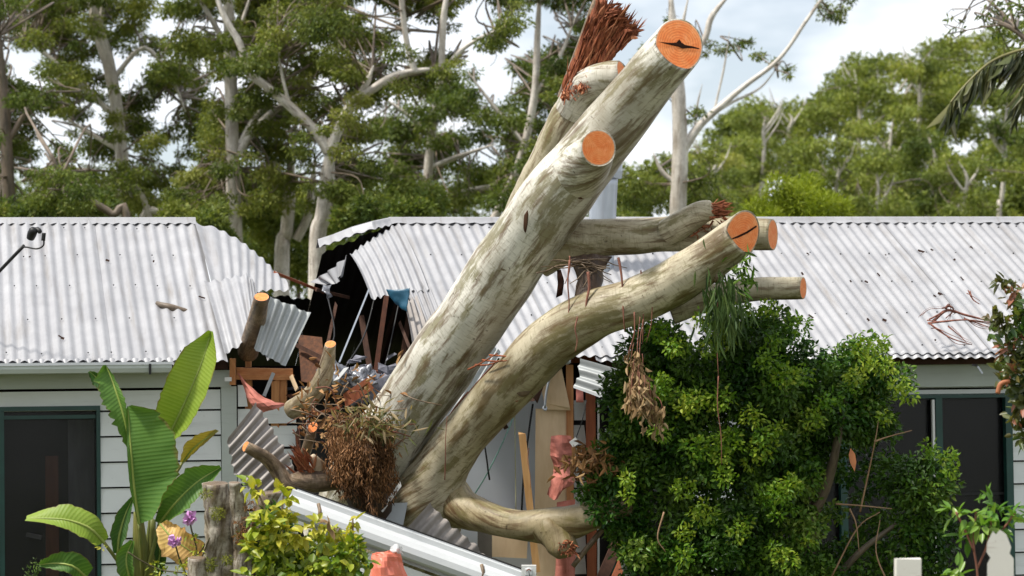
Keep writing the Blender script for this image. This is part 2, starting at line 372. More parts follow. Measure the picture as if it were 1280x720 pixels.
LF_DEAD = m_leaf('dead_brown_leaf', [(0, (.11, .045, .016)), (.4, (.22, .095, .032)), (.8, (.32, .16, .06)), (1, (.42, .27, .13))], 0.7, 0.2, 0.15)
LF_RUST = m_leaf('rust_dead_vine', [(0, (.04, .02, .01)), (.35, (.12, .055, .022)), (.7, (.25, .115, .045)), (1, (.40, .22, .11))], 0.7, 0.2, 0.12)
LF_TAN = m_leaf('dead_tan_leaf', [(0, (.17, .10, .045)), (.5, (.29, .19, .09)), (1, (.40, .29, .16))], 0.7, 0.2, 0.15)
LF_MOSS = m_leaf('moss_tuft', [(0, (.09, .12, .012)), (1, (.24, .24, .03))], 0.8, 0.2, 0.1)
LF_PALM = m_leaf('palm_leaflet', [(0, (.035, .05, .015)), (.6, (.08, .095, .03)), (1, (.20, .19, .08))], 0.4, 0.4, 0.2)
PETAL = plain('pink_petal', (.62, .28, .60), (.75, .45, .74), 12, 0.6, 0.3)
def m_banana(name, c1, c2, vein):
    b = NB(name); uv = b.coord('UV'); w = b.n('ShaderNodeTexWave', _wave_type='BANDS', _bands_direction='X', Scale=1.0, Distortion=0.6, Detail=2)
    w.inputs['Detail Scale'].default_value = 0.6; b.l(b.coord('UV', (14, 0.5, 1)), w.inputs['Vector'])
    f = b.noise(b.coord('Object'), 2.5, 4); c = b.ramp(f, [(0.35, c1), (0.65, c2)])
    c = b.mix(b.ramp(w.outputs['Fac'], [(0.55, 0.0), (0.95, 0.35)]), c, vein)
    sp = b.noise(b.coord('UV', (4, 1, 1)), 3, 5, 0.7); c = b.mix(b.ramp(sp, [(0.62, 0.0), (0.78, 0.4)]), c, (.20, .19, .035))
    sx = b.n('ShaderNodeSeparateXYZ'); b.l(uv, sx.inputs[0]); ab = b.n('ShaderNodeMath', _operation='ABSOLUTE'); b.l(sx.outputs['Y'], ab.inputs[0])
    ed = b.n('ShaderNodeMath', _operation='MULTIPLY_ADD'); b.l(sp, ed.inputs[0]); ed.inputs[1].default_value = .35; b.l(ab.outputs[0], ed.inputs[2])
    c = b.mix(b.ramp(ed.outputs[0], [(0.0, 0.0), (1.0, 0.0)]) if False else b.ramp(b.n_sub(ed.outputs[0], .3), [(0.80, 0.0), (0.90, 0.8)]), c, (.16, .10, .03))
    b.col(c); b.set(0.5, 0, 0.3); b.bump(w.outputs['Fac'], 0.25, 0.004)
    t = b.n('ShaderNodeBsdfTranslucent'); br = b.mix(1.0, c, (1.0, 1.0, 0.5), 'MULTIPLY'); b.l(br, t.inputs['Color'])
    ms = b.n('ShaderNodeMixShader'); ms.inputs[0].default_value = 0.25
    b.l(b.b.outputs[0], ms.inputs[1]); b.l(t.outputs[0], ms.inputs[2]); b.l(ms.outputs[0], b.out.inputs['Surface']); return b.m
BAN = m_banana('banana_leaf_green', (.055, .135, .022), (.09, .19, .03), (.14, .25, .05))
BAN_L = m_banana('banana_leaf_light', (.15, .25, .022), (.22, .31, .035), (.28, .36, .06))
BAN_D = m_banana('banana_leaf_dark', (.022, .07, .016), (.045, .11, .022), (.07, .14, .03))
BAN_Y = m_banana('banana_leaf_yellowing', (.26, .22, .03), (.36, .27, .05), (.14, .10, .03))
BAN_P = m_banana('banana_leaf_dead_pink', (.58, .25, .13), (.66, .46, .15), (.20, .09, .03))
RIB = plain('banana_midrib', (.20, .27, .05), (.30, .34, .09), 6, 0.4)
STALK = plain('banana_stalk', (.10, .13, .03), (.20, .19, .05), 5, 0.5, stretch=(3, 3, .6))
SOIL = plain('garden_soil_and_grass', (.045, .05, .02), (.09, .10, .035), 1.5, 0.95, 0.1, bump=0.6)
HILLM = plain('forest_floor', (.03, .035, .015), (.06, .06, .025), 0.4, 0.95, 0.1)
def m_screen():
    b = NB('fly_screened_glass'); b.col((.012, .012, .013)); b.set(0.22, 0, 0.5)
    tr = b.n('ShaderNodeBsdfTransparent'); ms = b.n('ShaderNodeMixShader'); ms.inputs[0].default_value = 0.6
    b.l(b.b.outputs[0], ms.inputs[1]); b.l(tr.outputs[0], ms.inputs[2]); b.l(ms.outputs[0], b.out.inputs['Surface']); return b.m
SCREEN = m_screen()
def m_film():
    b = NB('clear_plastic_film'); b.col((.75, .75, .75)); b.set(0.15, 0, 0.6)
    tr = b.n('ShaderNodeBsdfTransparent'); ms = b.n('ShaderNodeMixShader'); ms.inputs[0].default_value = 0.55
    b.l(b.b.outputs[0], ms.inputs[1]); b.l(tr.outputs[0], ms.inputs[2]); b.l(ms.outputs[0], b.out.inputs['Surface']); return b.m
FILM = m_film()

# ------------------------------------------------------------------ setting: ground, hill
gx = np.linspace(-260, 260, 53); gy = np.concatenate([np.linspace(-40, 40, 33), np.linspace(46, 420, 40)])
def gh(x, y):
    h = 0.45*max(0, min(1, (17-y)/6)) if y < 17 else 0
    h += 0.05*mnoise.noise(Vector((x*.4, y*.4, 0)))*(1 if y < 60 else 0)
    return h - 0.06
V = [(x, y, gh(x, y)) for y in gy for x in gx]; nx = len(gx)
Fc = [(j*nx+i, j*nx+i+1, (j+1)*nx+i+1, (j+1)*nx+i) for j in range(len(gy)-1) for i in range(nx-1)]
g = mk('ground', V, Fc, SOIL, smooth=True, loc=(0, 0, 0)); g['kind'] = 'structure'
def hillh(x, y):
    a = max(0, min(1, (y-70)/55)); e = 1/(1+math.exp(-(x-7)/4.5))
    return (1.0+8.2*e)*a*a*(3-2*a) + 0.5*mnoise.noise(Vector((x*.1, y*.1, 3)))*a - 0.6
hx = np.linspace(-60, 90, 61); hy = np.linspace(62, 190, 45)
V = [(x, y, hillh(x, y)) for y in hy for x in hx]; nx = len(hx)
Fc = [(j*nx+i, j*nx+i+1, (j+1)*nx+i+1, (j+1)*nx+i) for j in range(len(hy)-1) for i in range(nx-1)]
g = mk('hill', V, Fc, HILLM, smooth=True, loc=(0, 60, 0)); g['kind'] = 'structure'

# ------------------------------------------------------------------ corrugated iron
def polyat(pts, t):
    pts = np.asarray(pts, float); k = len(pts)-1
    if k == 0: return pts[0]
    L = np.concatenate([[0], np.cumsum(np.linalg.norm(np.diff(pts, axis=0), axis=1))]); L /= L[-1]
    return np.array([np.interp(t, L, pts[:, j]) for j in range(3)])
def corr(name, top, bot, mat, parent=None, ribs=None, amp=0.009, rows=7, vpr=7, ragt=0.0, ragb=0.0, bend=0.0, wob=0.004, uoff=None, seed=0.0):
    top = np.asarray(top, float); bot = np.asarray(bot, float)
    wl = 0.5*(np.linalg.norm(np.diff(top, axis=0), axis=1).sum()+np.linalg.norm(np.diff(bot, axis=0), axis=1).sum())
    if ribs is None: ribs = max(2, round(wl/0.0762))
    n = int(ribs*vpr); V, uv = [], []
    if uoff is None: uoff = random.uniform(0, 20)
    A = np.array([polyat(top, i/n) for i in range(n+1)]); B = np.array([polyat(bot, i/n) for i in range(n+1)])
    for i in range(n+1):
        t = i/n; i0, i1 = max(i-1, 0), min(i+1, n)
        ac = nrm((A[i1]-A[i0])+(B[i1]-B[i0])); al = nrm(B[i]-A[i]); nn = nrm(np.cross(ac, al))
        if nn@(CAM-A[i]) < 0: nn = -nn
        ra = ragt*mnoise.noise(Vector((t*ribs*0.9, seed, 1)))+ragt*.5*mnoise.noise(Vector((t*ribs*2.7, seed, 5)))
        rb = ragb*mnoise.noise(Vector((t*ribs*0.9, seed, 9)))+ragb*.5*mnoise.noise(Vector((t*ribs*2.7, seed, 3)))
        ln = np.linalg.norm(B[i]-A[i]); a = A[i]+al*ra; b = B[i]+al*rb
        for j in range(rows+1):
            s = j/rows; p = a*(1-s)+b*s
            ww = wob*mnoise.noise(Vector((p[0]*2.2, p[2]*3.0, seed)))*2
            V.append(p+nn*(amp*math.cos(2*math.pi*ribs*t)+bend*4*s*(1-s)+ww)); uv.append((t*wl+uoff, s*ln))
    Fc = [(i*(rows+1)+j, i*(rows+1)+j+1, (i+1)*(rows+1)+j+1, (i+1)*(rows+1)+j) for i in range(n) for j in range(rows)]
    o = mk(name, V, Fc, mat, parent, smooth=True, uv=uv); return o

# ------------------------------------------------------------------ the house
house = empty('weatherboard_house', H(0, 0, 0))
tag(house, 'pale grey weatherboard house with corrugated iron roof torn open in the middle', 'house')
U0, U1, VB, WC = -5.2, 6.4, 4.1, 2.42
ul = W(297, 500)[0]; ur = W(742, 500)[0]          # the hole in the front wall runs from ul to ur
# shell : floor, back and end walls, ceilings under the standing parts
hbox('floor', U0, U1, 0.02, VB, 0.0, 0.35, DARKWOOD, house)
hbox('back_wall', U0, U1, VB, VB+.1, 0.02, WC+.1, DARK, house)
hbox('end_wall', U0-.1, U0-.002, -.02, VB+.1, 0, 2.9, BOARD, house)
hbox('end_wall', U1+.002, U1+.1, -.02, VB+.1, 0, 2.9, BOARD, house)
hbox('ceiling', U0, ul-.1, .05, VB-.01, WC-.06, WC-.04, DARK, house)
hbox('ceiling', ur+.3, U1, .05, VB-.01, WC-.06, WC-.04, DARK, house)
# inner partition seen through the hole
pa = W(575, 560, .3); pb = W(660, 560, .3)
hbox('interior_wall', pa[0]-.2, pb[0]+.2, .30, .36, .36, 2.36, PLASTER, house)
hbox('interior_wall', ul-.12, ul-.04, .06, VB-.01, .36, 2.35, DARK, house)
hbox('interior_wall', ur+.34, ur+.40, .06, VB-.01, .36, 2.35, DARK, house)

# ---- left front wall
fw = hbox('front_wall', W(128, 600)[0], ul-.02, 0.0, .07, .3, W(200, 487)[2], DARK, house)
def weatherboard(u0, u1, w0, w1, parent, mat=BOARD, lip=.030, cut=0.0):
    g_ = .0095
    a = [H(u0, -lip, w0+g_), H(u1, -lip, w0+g_), H(u1, -.002, w0+g_), H(u0, -.002, w0+g_), H(u0, -.010, w1-.002), H(u1-cut, -.010, w1-.002), H(u1-cut, -.002, w1-.002), H(u0, -.002, w1-.002)]
    # small rounded lip
    return mk('weatherboard', np.array(a), BOXF, mat, parent)
rows = [514, 546.5, 579, 610.5, 641.5, 673, 704.5, 736.5]
wr = [W(200, y)[2] for y in rows]; step = (wr[0]-wr[-1])/7
wl0 = W(125, 600)[0]; wl1 = W(277, 600)[0]
for i in range(11):
    top_ = wr[0]-step*i
    weatherboard(wl0, wl1-.004, top_-step, top_, fw)
weatherboard(wl0-2.2, wl1-.004, wr[0]+.001, W(200, 487)[2]-.002, fw, lip=.020)       # wide board above the window
hbox('corner_board', wl1, W(296, 600)[0], -.038, -.0, .3, W(285, 483)[2], TRIM, house)
hbox('frieze_board', W(-60, 470)[0], W(288, 470)[0], -.046, -.001, W(250, 484)[2], W(250, 463)[2], TRIM, house)
hbox('fascia', W(190, 455, -.2)[0], W(287, 455, -.2)[0], -.10, -.06, W(260, 462, -.1)[2], W(260, 449, -.1)[2], FASCIA, house)
beam_px('trim_end', (291, 448, 19.72), (291, 481, 19.72), 7, .06, PINE, house)
beam_px('pipe_stub', (281, 474, 19.68), (289.5, 474, 19.68), 5, .03, PALE, house)
# short boards right of the corner board
for x0, x1, y0, y1 in ((297, 309, 481, 510), (297, 316, 511, 541), (297, 330, 542, 574), (297, 368, 575, 606), (297, 368, 607, 638), (297, 372, 639, 670)):
    weatherboard(W(x0, y0)[0], W(x1, y0)[0], W(300, y1)[2], W(300, y0)[2], house, cut=.02)
for x0, x1, y0, y1 in ((322, 369, 505, 531), (322, 369, 532, 560), (330, 370, 561, 574)):
    weatherboard(W(x0, y0)[0], W(x1, y0)[0], W(345, y1)[2], W(345, y0)[2], house, cut=-.012)
# exposed frame at the broken end
beam_px('top_plate', (295, 463.5, 19.89), (366, 465, 19.97), 8, .09, PINE_H, house, jag=.01)
beam_px('top_plate', (293, 471, 19.85), (367, 471.5, 19.95), 6.5, .09, PINE_H, house, jag=.015)
beam_px('stud', (310.5, 441, 20.07), (310.5, 459, 20.07), 7, .05, PINE, house)
beam_px('stud', (311, 475, 19.92), (311, 540, 19.92), 8, .07, PINE, house)
beam_px('stud', (345, 475, 19.92), (344, 560, 19.92), 10, .07, PINE, house, jag=.01)
beam_px('stud', (354.5, 475, 19.94), (354, 556, 19.94), 8, .07, PINE, house, jag=.01)
beam_px('steel_strap', (342, 466, 19.80), (330, 495, 19.80), 4.5, .006, STEEL, house)
beam_px('broken_batten', (364, 470, 19.82), (372, 489, 19.77), 5, .03, PLY, house, jag=.02)

# ---- left window
def window(x0, x1, ytop, ybot, mullions, fx, parent, v=0.0):
    a = W(x0, ytop, v); b = W(x1, ytop, v); w1 = a[2] if x0 > 0 else b[2]; w0 = w1-(ybot-ytop)/190.0
    win = hbox('window', a[0]+.002, b[0]-.002, v+.05, v+.055, w0+.002, w1-.002, SCREEN, parent)
    fr = []
    fr.append(hboxd(a[0], b[0], v-.034, v+.03, w1-.03, w1)); fr.append(hboxd(a[0], b[0], v-.034, v+.03, w0, w0+.03))
    fr.append(hboxd(a[0], a[0]+fx, v-.034, v+.03, w0+.03, w1-.03)); fr.append(hboxd(b[0]-fx, b[0], v-.034, v+.03, w0+.03, w1-.03))
    for mxp, mw in mullions:
        c = W(mxp, ytop, v)[0]; fr.append(hboxd(c-mw/2, c+mw/2, v-.028, v+.03, w0+.03, w1-.03))
    mk('frame', *join(fr), GREEN, win)
    return win, a, b, w0, w1
win, a, b, w0, w1 = window(-140, 125, 507, 800, [(2, .03)], .026, house)
hbox('sash_rail', a[0]+.03, b[0]-.03, -.006, .03, w1-.085, w1-.06, GREEN, win)
u_ = lambda x, v=0.25: W(x, 600, v)[0]
hbox('timber_post', u_(57), u_(73), .25, .33, .4, W(60, 570, .25)[2], REDWOOD, house)
hbox('curtain', u_(86), u_(119), .34, .36, .4, W(60, 525, .3)[2], plain('dim_grey_curtain', (.22, .22, .24), (.34, .34, .36), 3, .9, .1, (8, 8, 1)), house)
hbox('interior_wall', U0+.05, u_(123, 1.5), 1.5, 1.56, .36, 2.35, DARK, house)
beam_px('window_latch', (33, 668, 19.2), (52, 672, 19.2), 5, .03, CABLE, house)

# ---- right front wall
fwr = hbox('front_wall', W(1264, 600)[0], U1, 0.0, .07, .3, 2.44, DARK, house)
for i in range(11):
    y = 520+i*28.5
    weatherboard(W(1263, y)[0], U1, W(1270, y+28.5)[2], W(1270, y)[2], fwr)
# wall above and left of the right window, behind the bush
hbox('frieze_board', ur+.55, U1-.2, -.06, -.001, W(1150, 484)[2], W(1150, 456)[2], TRIM, house)
hbox('head_board', ur+.55, U1-.2, -.034, -.001, W(1150, 494.5)[2], W(1150, 487.5)[2], WHITE, house)
weatherboard(ur+.55, U1-.2, W(1150, 487)[2], W(1150, 483)[2], fwr, lip=.02)
hbox('fascia', W(700, 440)[0]+.3, U1-.1, -.14, -.10, W(1150, 456, -.1)[2], W(1150, 443, -.1)[2], FASCIA, house)
win2, a, b, w0, w1 = window(925, 1263, 495.5, 800, [(1052, .05), (1172, .048)], .05, house)
hbox('sash_rail', W(1176, 600)[0], b[0]-.05, .034, .046, W(1220, 619)[2], W(1220, 616)[2], CABLE, win2)
hbox('reveal_strip', W(1166, 600)[0], W(1169, 600)[0], -.02, .01, w0+.03, w1-.04, PALE, win2)
fwm = hbox('front_wall', ur+.02, W(925, 600)[0]-.002, 0, .07, .3, W(850, 486)[2], DARK, house)
for i in range(11):
    y = 490+i*29
    weatherboard(W(842, y)[0], W(925, y)[0]-.004, W(880, y+29)[2], W(880, y)[2], fwm)
window(760, 842, 498, 780, [], .03, house, -.02)
beam_px('bracket', (1215, 456, 19.9), (1222, 457, 19.9), 2.5, .02, CABLE, house)
beam_px('bracket', (1222, 458, 19.9), (1228, 467, 19.9), 2.2, .02, STEEL, house)

# ---- gutter on the left eave
def gutter_profile(r): return [(-r, .0), (-r, -.5*r), (-.75*r, -r), (.3*r, -1.1*r), (.9*r, -1.0*r), (.9*r, .2*r), (.82*r, .2*r), (.82*r, -.9*r), (.3*r, -1.0*r), (-.7*r, -.9*r), (-.9*r, -.45*r), (-.9*r, 0), (-1.02*r, .05*r), (-1.06*r, -.05*r)]
def extr(prof, fr0, fr1):
    n = len(prof); V = [fr0(a, b) for a, b in prof]+[fr1(a, b) for a, b in prof]
    return V, [(i, (i+1) % n, n+(i+1) % n, n+i) for i in range(n)]+[tuple(range(n-1, -1, -1)), tuple(range(n, 2*n))]
gu0, gu1 = -4.6, W(214, 455, -.36)[0]; gw = W(100, 455.5, -.42)[2]
V, Fc = extr(gutter_profile(.056), lambda a, b: H(gu0, -.37+a, gw+b), lambda a, b: H(gu1, -.37+a, gw+b))
gut = mk('gutter', V, Fc, TRIM, house); hbox('gutter_lip', gu0, gu1, -.433, -.421, gw-.006, gw+.012, WHITE, gut)
hbox('gutter_bracket', W(186, 458, -.43)[0], W(189, 458, -.43)[0], -.434, -.424, W(187, 468, -.43)[2], gw+.0, CABLE, gut)
hbox('soffit', -4.6, W(216, 460)[0], -.318, -.05, gw-.055, gw-.04, TRIM, house)

# ---- roof frame, sheets
rafters = []
for uu in np.arange(U0+.1, U1, .6):
    q = proj_ok = True
    if ul-.35 < uu < W(505, 450)[0]+.25: continue
    rafters.append(beamd(H(uu, VE+.32, WE-.10+.27*TP), H(uu, VR, WR-.10), .045, .09, EU))
    rafters.append(beamd(H(uu, VR, WR-.10), H(uu, 2*VR-VE-.05, WE-.10), .045, .09, EU))
roof = hbox('roof', U0, ul-.4, VR-.02, VR+.02, WR-.16, WR-.03, DARKWOOD, house)
for V, Fc in rafters: mk('rafter', V, Fc, DARKWOOD, roof)
def rs(u, k): return H(u, VE+(VR-VE)*k, WE+(WR-WE)*k)               # front slope
def rb(u, k): return H(u, 2*VR-VE-(VR-VE)*k, WE+(WR-WE)*k)          # back slope
uA = roofu(247, 280)[0]; uB = roofu(496, 279)[0]
k = 0; u = uA
while u > U0:
    o_ = (EW-EV*.4)*.0045*(k % 2); corr('roof_sheet', [rs(u-.80, 1)+o_, rs(u, 1)+o_], [rs(u-.80, .0)+o_, rs(u, .0)+o_], IRON, roof, ribs=10.5, rows=10, seed=u, uoff=u, wob=.002); u -= .762; k += 1
u = uB
while u < U1:
    k += 1; o_ = (EW-EV*.4)*.0045*(k % 2)
    corr('roof_sheet', [rs(u, 1)+o_, rs(u+.80, 1)+o_], [rs(u, 0)+o_, rs(u+.80, 0)+o_], IRON, roof, ribs=10.5, rows=10, seed=u+3, uoff=u, wob=.002); u += .762
# back slope (its dark underside shows through the hole)
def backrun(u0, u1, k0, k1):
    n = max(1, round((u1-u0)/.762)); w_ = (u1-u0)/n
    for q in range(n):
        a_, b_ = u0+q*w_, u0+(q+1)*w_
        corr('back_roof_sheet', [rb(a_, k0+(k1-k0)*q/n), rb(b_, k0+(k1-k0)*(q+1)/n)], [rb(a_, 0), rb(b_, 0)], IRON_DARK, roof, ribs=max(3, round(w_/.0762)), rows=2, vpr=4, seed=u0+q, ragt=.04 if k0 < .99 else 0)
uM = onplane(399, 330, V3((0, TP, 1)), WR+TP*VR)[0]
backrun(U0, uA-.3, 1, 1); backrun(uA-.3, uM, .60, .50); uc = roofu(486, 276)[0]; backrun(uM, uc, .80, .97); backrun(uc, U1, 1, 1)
# short turned-down strips along the eaves
def eavestrip(u0, n):
    a_ = lambda u: H(u, VE+.035, WE+.035*TP+.004); b_ = lambda u: H(u, VE-.025, WE-.030)
    corr('eave_strip', [a_(u0), a_(u0+n*.0762)], [b_(u0), b_(u0+n*.0762)], IRON, roof, ribs=n, rows=2, wob=.004, seed=u0)
eavestrip(uA-34*.0762, int((W(262, 448, VE)[0]-(uA-34*.0762))/.0762)); n_ = int((W(752, 430, VE)[0]-uB)/.0762); eavestrip(uB+n_*.0762, int((U1-uB)/.0762)-n_)
# bent sheets at the left edge of the hole
def rp(x, y, off=0.0, back=0.0): return roofpt(x, y, off)+FW*back
corr('bent_roof_sheet', [rp(243, 279), rp(270, 285, 0, .05), rp(300, 302, 0, .1), rp(326, 323, 0, .15), rp(352, 350, 0, .2)],
     [rp(268, 372), rp(290, 371, 0, .02), rp(313, 366, 0, .05), rp(338, 363, 0, .08), rp(359, 364, 0, .12)], IRON, roof, ribs=9, rows=10, bend=.02, seed=2.2, ragb=.03)
corr('bent_roof_sheet', [rp(255, 352, .02), rp(290, 347, .05), rp(308, 343, .08), rp(319, 354, .10)],
     [rp(281, 444, .01), rp(295, 434, .03), rp(312, 424, .06), rp(337, 451, .05)], IRON_OLD if False else IRON, roof, ribs=7, rows=9, bend=.045, seed=5.1, ragt=.03, ragb=.03, amp=.011)
# sheets at the right edge of the hole
corr('bent_roof_sheet', [rp(437, 318), rp(452, 307), rp(477, 291), rp(498, 279)], [rp(464, 374), rp(482, 370), rp(507, 366), rp(536, 364)], IRON, roof, ribs=8, rows=7, bend=.03, ragb=.035, ragt=.015, seed=7.7, amp=.011)
corr('bent_roof_sheet', [rp(507, 364), rp(520, 362), rp(537, 360)], [rp(540, 440), rp(552, 446), rp(572, 452)], IRON, roof, ribs=5, rows=5, ragb=.02, seed=3.1)
corr('torn_roof_flap', [rp(505, 379, .05), rp(512, 374, .03), rp(520, 370, 0)], [rp(514, 432, .10), rp(524, 430, .05), rp(536, 424, 0)], IRON_OLD, roof, ribs=3, rows=6, amp=.014, ragt=.02, seed=1.7)
corr('torn_roof_flap', [P(389, 352, 21.6), P(412, 338, 21.3), P(436, 319, 21.0)], [P(408, 355, 21.4), P(421, 352, 21.2), P(428, 347, 21.0)], IRON, roof, ribs=4, rows=5, amp=.014, ragb=.04, seed=4.4)
# ridge caps
def ridge(name, pts, parent, flange=.085, uvs=None):
    """pts along the ridge line (world); front flange scalloped"""
    V, Fc, uv = [], [], []; n = 140; pr = 9
    for i in range(n+1):
        c = polyat(pts, i/n); L = i/n*np.linalg.norm(np.asarray(pts[-1])-np.asarray(pts[0]))
        sc = .007*math.cos(2*math.pi*L/.0762)
        for j, (dv, dw) in enumerate(((-flange-sc, -flange*TP*1.0-sc+.012), (-.03, .002), (-.02, .02), (0, .028), (.02, .02), (.03, .002), (flange, -flange*TP+.012))):
            V.append(c+EV*dv+EW*dw); uv.append((L, j*.03))
    m_ = 7
    Fc = [(i*m_+j, i*m_+j+1, (i+1)*m_+j+1, (i+1)*m_+j) for i in range(n) for j in range(m_-1)]
    return mk(name, V, Fc, IRON, parent, smooth=True, uv=uv)
uc = roofu(486, 276)[0]
ridge('ridge_cap', [H(U0, VR, WR), H(roofu(245, 279)[0], VR, WR)], roof)
ridge('ridge_cap', [H(uc, VR, WR), H(U1, VR, WR)], roof)
ridge('bent_ridge_cap', [P(397, 303.5, 22.2), P(415, 298, 22.1), P(440, 288, 22.0), P(465, 281, 22.0), H(uc+.01, VR, WR-.002)], roof, .11)
beam_px('fallen_batten', (344, 341, 21.2), (403, 364.5, 21.6), 3.5, .04, REDWOOD, house)
beam_px('fallen_batten', (395, 362, 21.4), (436, 372, 21.5), 4, .04, DARKWOOD, house)
# roof screws: too small to pick apart
sc = []
def screw(u, kk):
    c = rs(u, kk)+(-EV*math.sin(R(23.8))+EW*math.cos(R(23.8)))*.012
    sc.append(beamd(c-EW*.004, c+EW*.004, .009, .009, EU))
for kk in (.05, .27, .5, .72, .93):
    uu = U0
    while uu < U1:
        if (uu < uA-.1) or uu > uB+.15: screw(uA+.0762*round((uu-uA)/.0762) if uu < uA else uB+.0762*round((uu-uB)/.0762), kk+random.uniform(-.006, .006))
        uu += .0762*random.choice((2, 3, 3, 4))
s_ = mk('roof_screws', *join(sc), CABLE, house); s_['kind'] = 'stuff'
# flue behind the trunk
fl = limb('flue', [(750, 340, 21.6, 17), (752, 300, 21.6, 17), (754, 250, 21.6, 17), (756, 215, 21.6, 17)], STEEL, house, seg=8, sub=2, amp=0)
mk('flue_cowl', *(lambda q: (q[0], q[1]))(tubedata(catmull(rpx([(756, 222, 21.6, 21), (757, 205, 21.6, 21), (757, 198, 21.6, 12)]), 2), 12)), STEEL, fl)

# ---- the broken open middle
beam_px('roof_strut', (483, 371, 20.6), (469, 470, 20.4), 6, .05, DARKWOOD2, house)
beam_px('roof_strut', (452, 396, 21.2), (464, 470, 21.0), 7, .05, DARKWOOD, house)
beam_px('roof_strut', (512, 390, 21.3), (500, 470, 21.2), 7, .05, DARKWOOD, house)
beam_px('conduit', (461, 362, 20.2), (424, 453, 19.9), 2, .012, STEEL, house)
beam_px('ceiling_joist', (440, 466, 20.2), (512, 468, 20.4), 7, .08, REDWOOD, house)
beam_px('broken_panel', (388, 425, 20.4), (392, 480, 20.1), 30, .02, m_wood('shade_darkened_orange_board', (.04, .016, .007), (.14, .052, .02)), house, jag=.06)  # orange board, colour darkened to paint in the shade of the hole
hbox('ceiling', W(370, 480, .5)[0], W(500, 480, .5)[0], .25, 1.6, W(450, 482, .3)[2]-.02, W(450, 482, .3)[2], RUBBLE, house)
hbox('partition', W(372, 480, .9)[0], W(590, 480, .9)[0], .85, .92, .36, W(450, 484, .85)[2], plain('dark_grey_partition', (.05, .05, .055), (.11, .11, .12), 4, .9, .1), house)  # plain dark grey with random mottling
for p0, p1, w_, mt in (((420, 382, 21.2), (405, 452, 20.6), 4, DARKWOOD), ((372, 432, 20.3), (412, 452, 20.1), 5, DARKWOOD), ((362, 494, 19.9), (402, 520, 19.7), 5, DARKWOOD2), ((385, 520, 19.6), (428, 508, 19.5), 4, REDWOOD),
                       ((372, 540, 19.8), (376, 620, 19.7), 6, DARKWOOD), ((384, 515, 19.9), (388, 600, 19.8), 3, PALE), ((500, 404, 20.9), (520, 455, 20.6), 4, DARKWOOD), ((330, 425, 20.2), (352, 438, 20.2), 5, DARKWOOD), ((598, 470, 19.6), (634, 452, 19.5), 4, DARKWOOD2), ((640, 455, 19.9), (664, 500, 19.8), 7, DARKWOOD), ((668, 500, 20.0), (682, 462, 20.0), 10, DARKWOOD)):
    beam_px('broken_batten', p0, p1, w_, .03, mt, house, jag=.03)
# timber and lining right of the trunk
beam_px('leaning_stud', (652.5, 541, 19.87), (671, 716, 19.82), 9, .05, PINE_Y, house, jag=.01)
beam_px('plywood_panel', (692, 511, 20.15), (690, 735, 20.15), 45, .015, PLY, house)
beam_px('plywood_offcut', (687, 462, 20.12), (697, 509, 20.10), 30, .012, PLY, house, jag=.05)
beam_px('stud', (712, 456, 20.17), (713, 740, 20.17), 9, .07, PINE, house)
beam_px('stud', (738, 488, 20.22), (740, 740, 20.17), 12, .07, REDWOOD, house)
beam_px('stud', (748, 500, 20.29), (748, 740, 20.27), 2.5, .05, PALE, house)
beam_px('top_plate', (655, 452, 20.37), (760, 447, 20.57), 9, .09, REDWOOD, house, jag=.03)
beam_px('top_plate', (735, 440, 20.67), (800, 444, 20.87), 16, .06, DARKWOOD, house, jag=.02)
for y in (500, 531, 557, 584, 611, 638, 665, 692):
    a, b = W(717, y), W(731.5, y)
    weatherboard(a[0], b[0], W(724, y+27)[2], W(724, y)[2], house, cut=random.uniform(-.012, .012))
beam_px('dark_lining', (765, 480, 20.57), (765, 740, 20.57), 36, .02, plain('dark_grey_lining', (.05, .05, .055), (.08, .08, .085), 3, .8, .2), house)
beam_px('floor_board', (600, 665, 20.27), (660, 668, 20.27), 60, .02, PLY, house)
beam_px('dark_stud', (606, 655, 20.07), (606, 740, 20.07), 18, .06, plain('grey_stud', (.10, .09, .08), (.18, .16, .14), 4, .9, .1), house)
beam_px('fallen_plank', (780, 660, 18.9), (745, 740, 18.6), 14, .04, DARKWOOD, house)
beam_px('fallen_plank', (792, 668, 19.47), (762, 740, 18.8), 10, .04, REDWOOD, house)
beam_px('noggin', (622, 516, 20.37), (632, 534, 20.27), 6, .04, DARKWOOD, house)

# ------------------------------------------------------------------ helpers for loose things
def cloth(name, grid, mat, parent=None, sub=5, amp=.012, fs=9.0, seed=0.0, thick=.003, world=False, crease=False):
    G = np.array([[p if world else P(*p) for p in row] for row in grid], float)
    G = np.array([catmull(r, sub) for r in G]); G = np.array([catmull(G[:, j], sub) for j in range(G.shape[1])]).transpose(1, 0, 2)
    a, b = G.shape[:2]; V = []; uv = []
    du = np.gradient(G, axis=1); dv = np.gradient(G, axis=0)
    N = np.cross(du, dv); N /= np.linalg.norm(N, axis=2)[:, :, None]+1e-9
    for i in range(a):
        for j in range(b):
            p = G[i, j]; q = Vector(p)*fs+Vector((seed, 0, seed))
            V.append(p+N[i, j]*amp*(mnoise.noise(q)+.6*mnoise.noise(q*2.4))); uv.append((j/b, i/a))
    Fc = [(i*b+j, i*b+j+1, (i+1)*b+j+1, (i+1)*b+j) for i in range(a-1) for j in range(b-1)]
    if crease: Fc = [q for f in Fc for q in ((f[0], f[1], f[2]), (f[0], f[2], f[3]))]
    o = mk(name, V, Fc, mat, parent, smooth=not crease, uv=uv)
    if thick:
        md = o.modifiers.new('thickness', 'SOLIDIFY'); md.thickness = thick; md.offset = 0
    return o
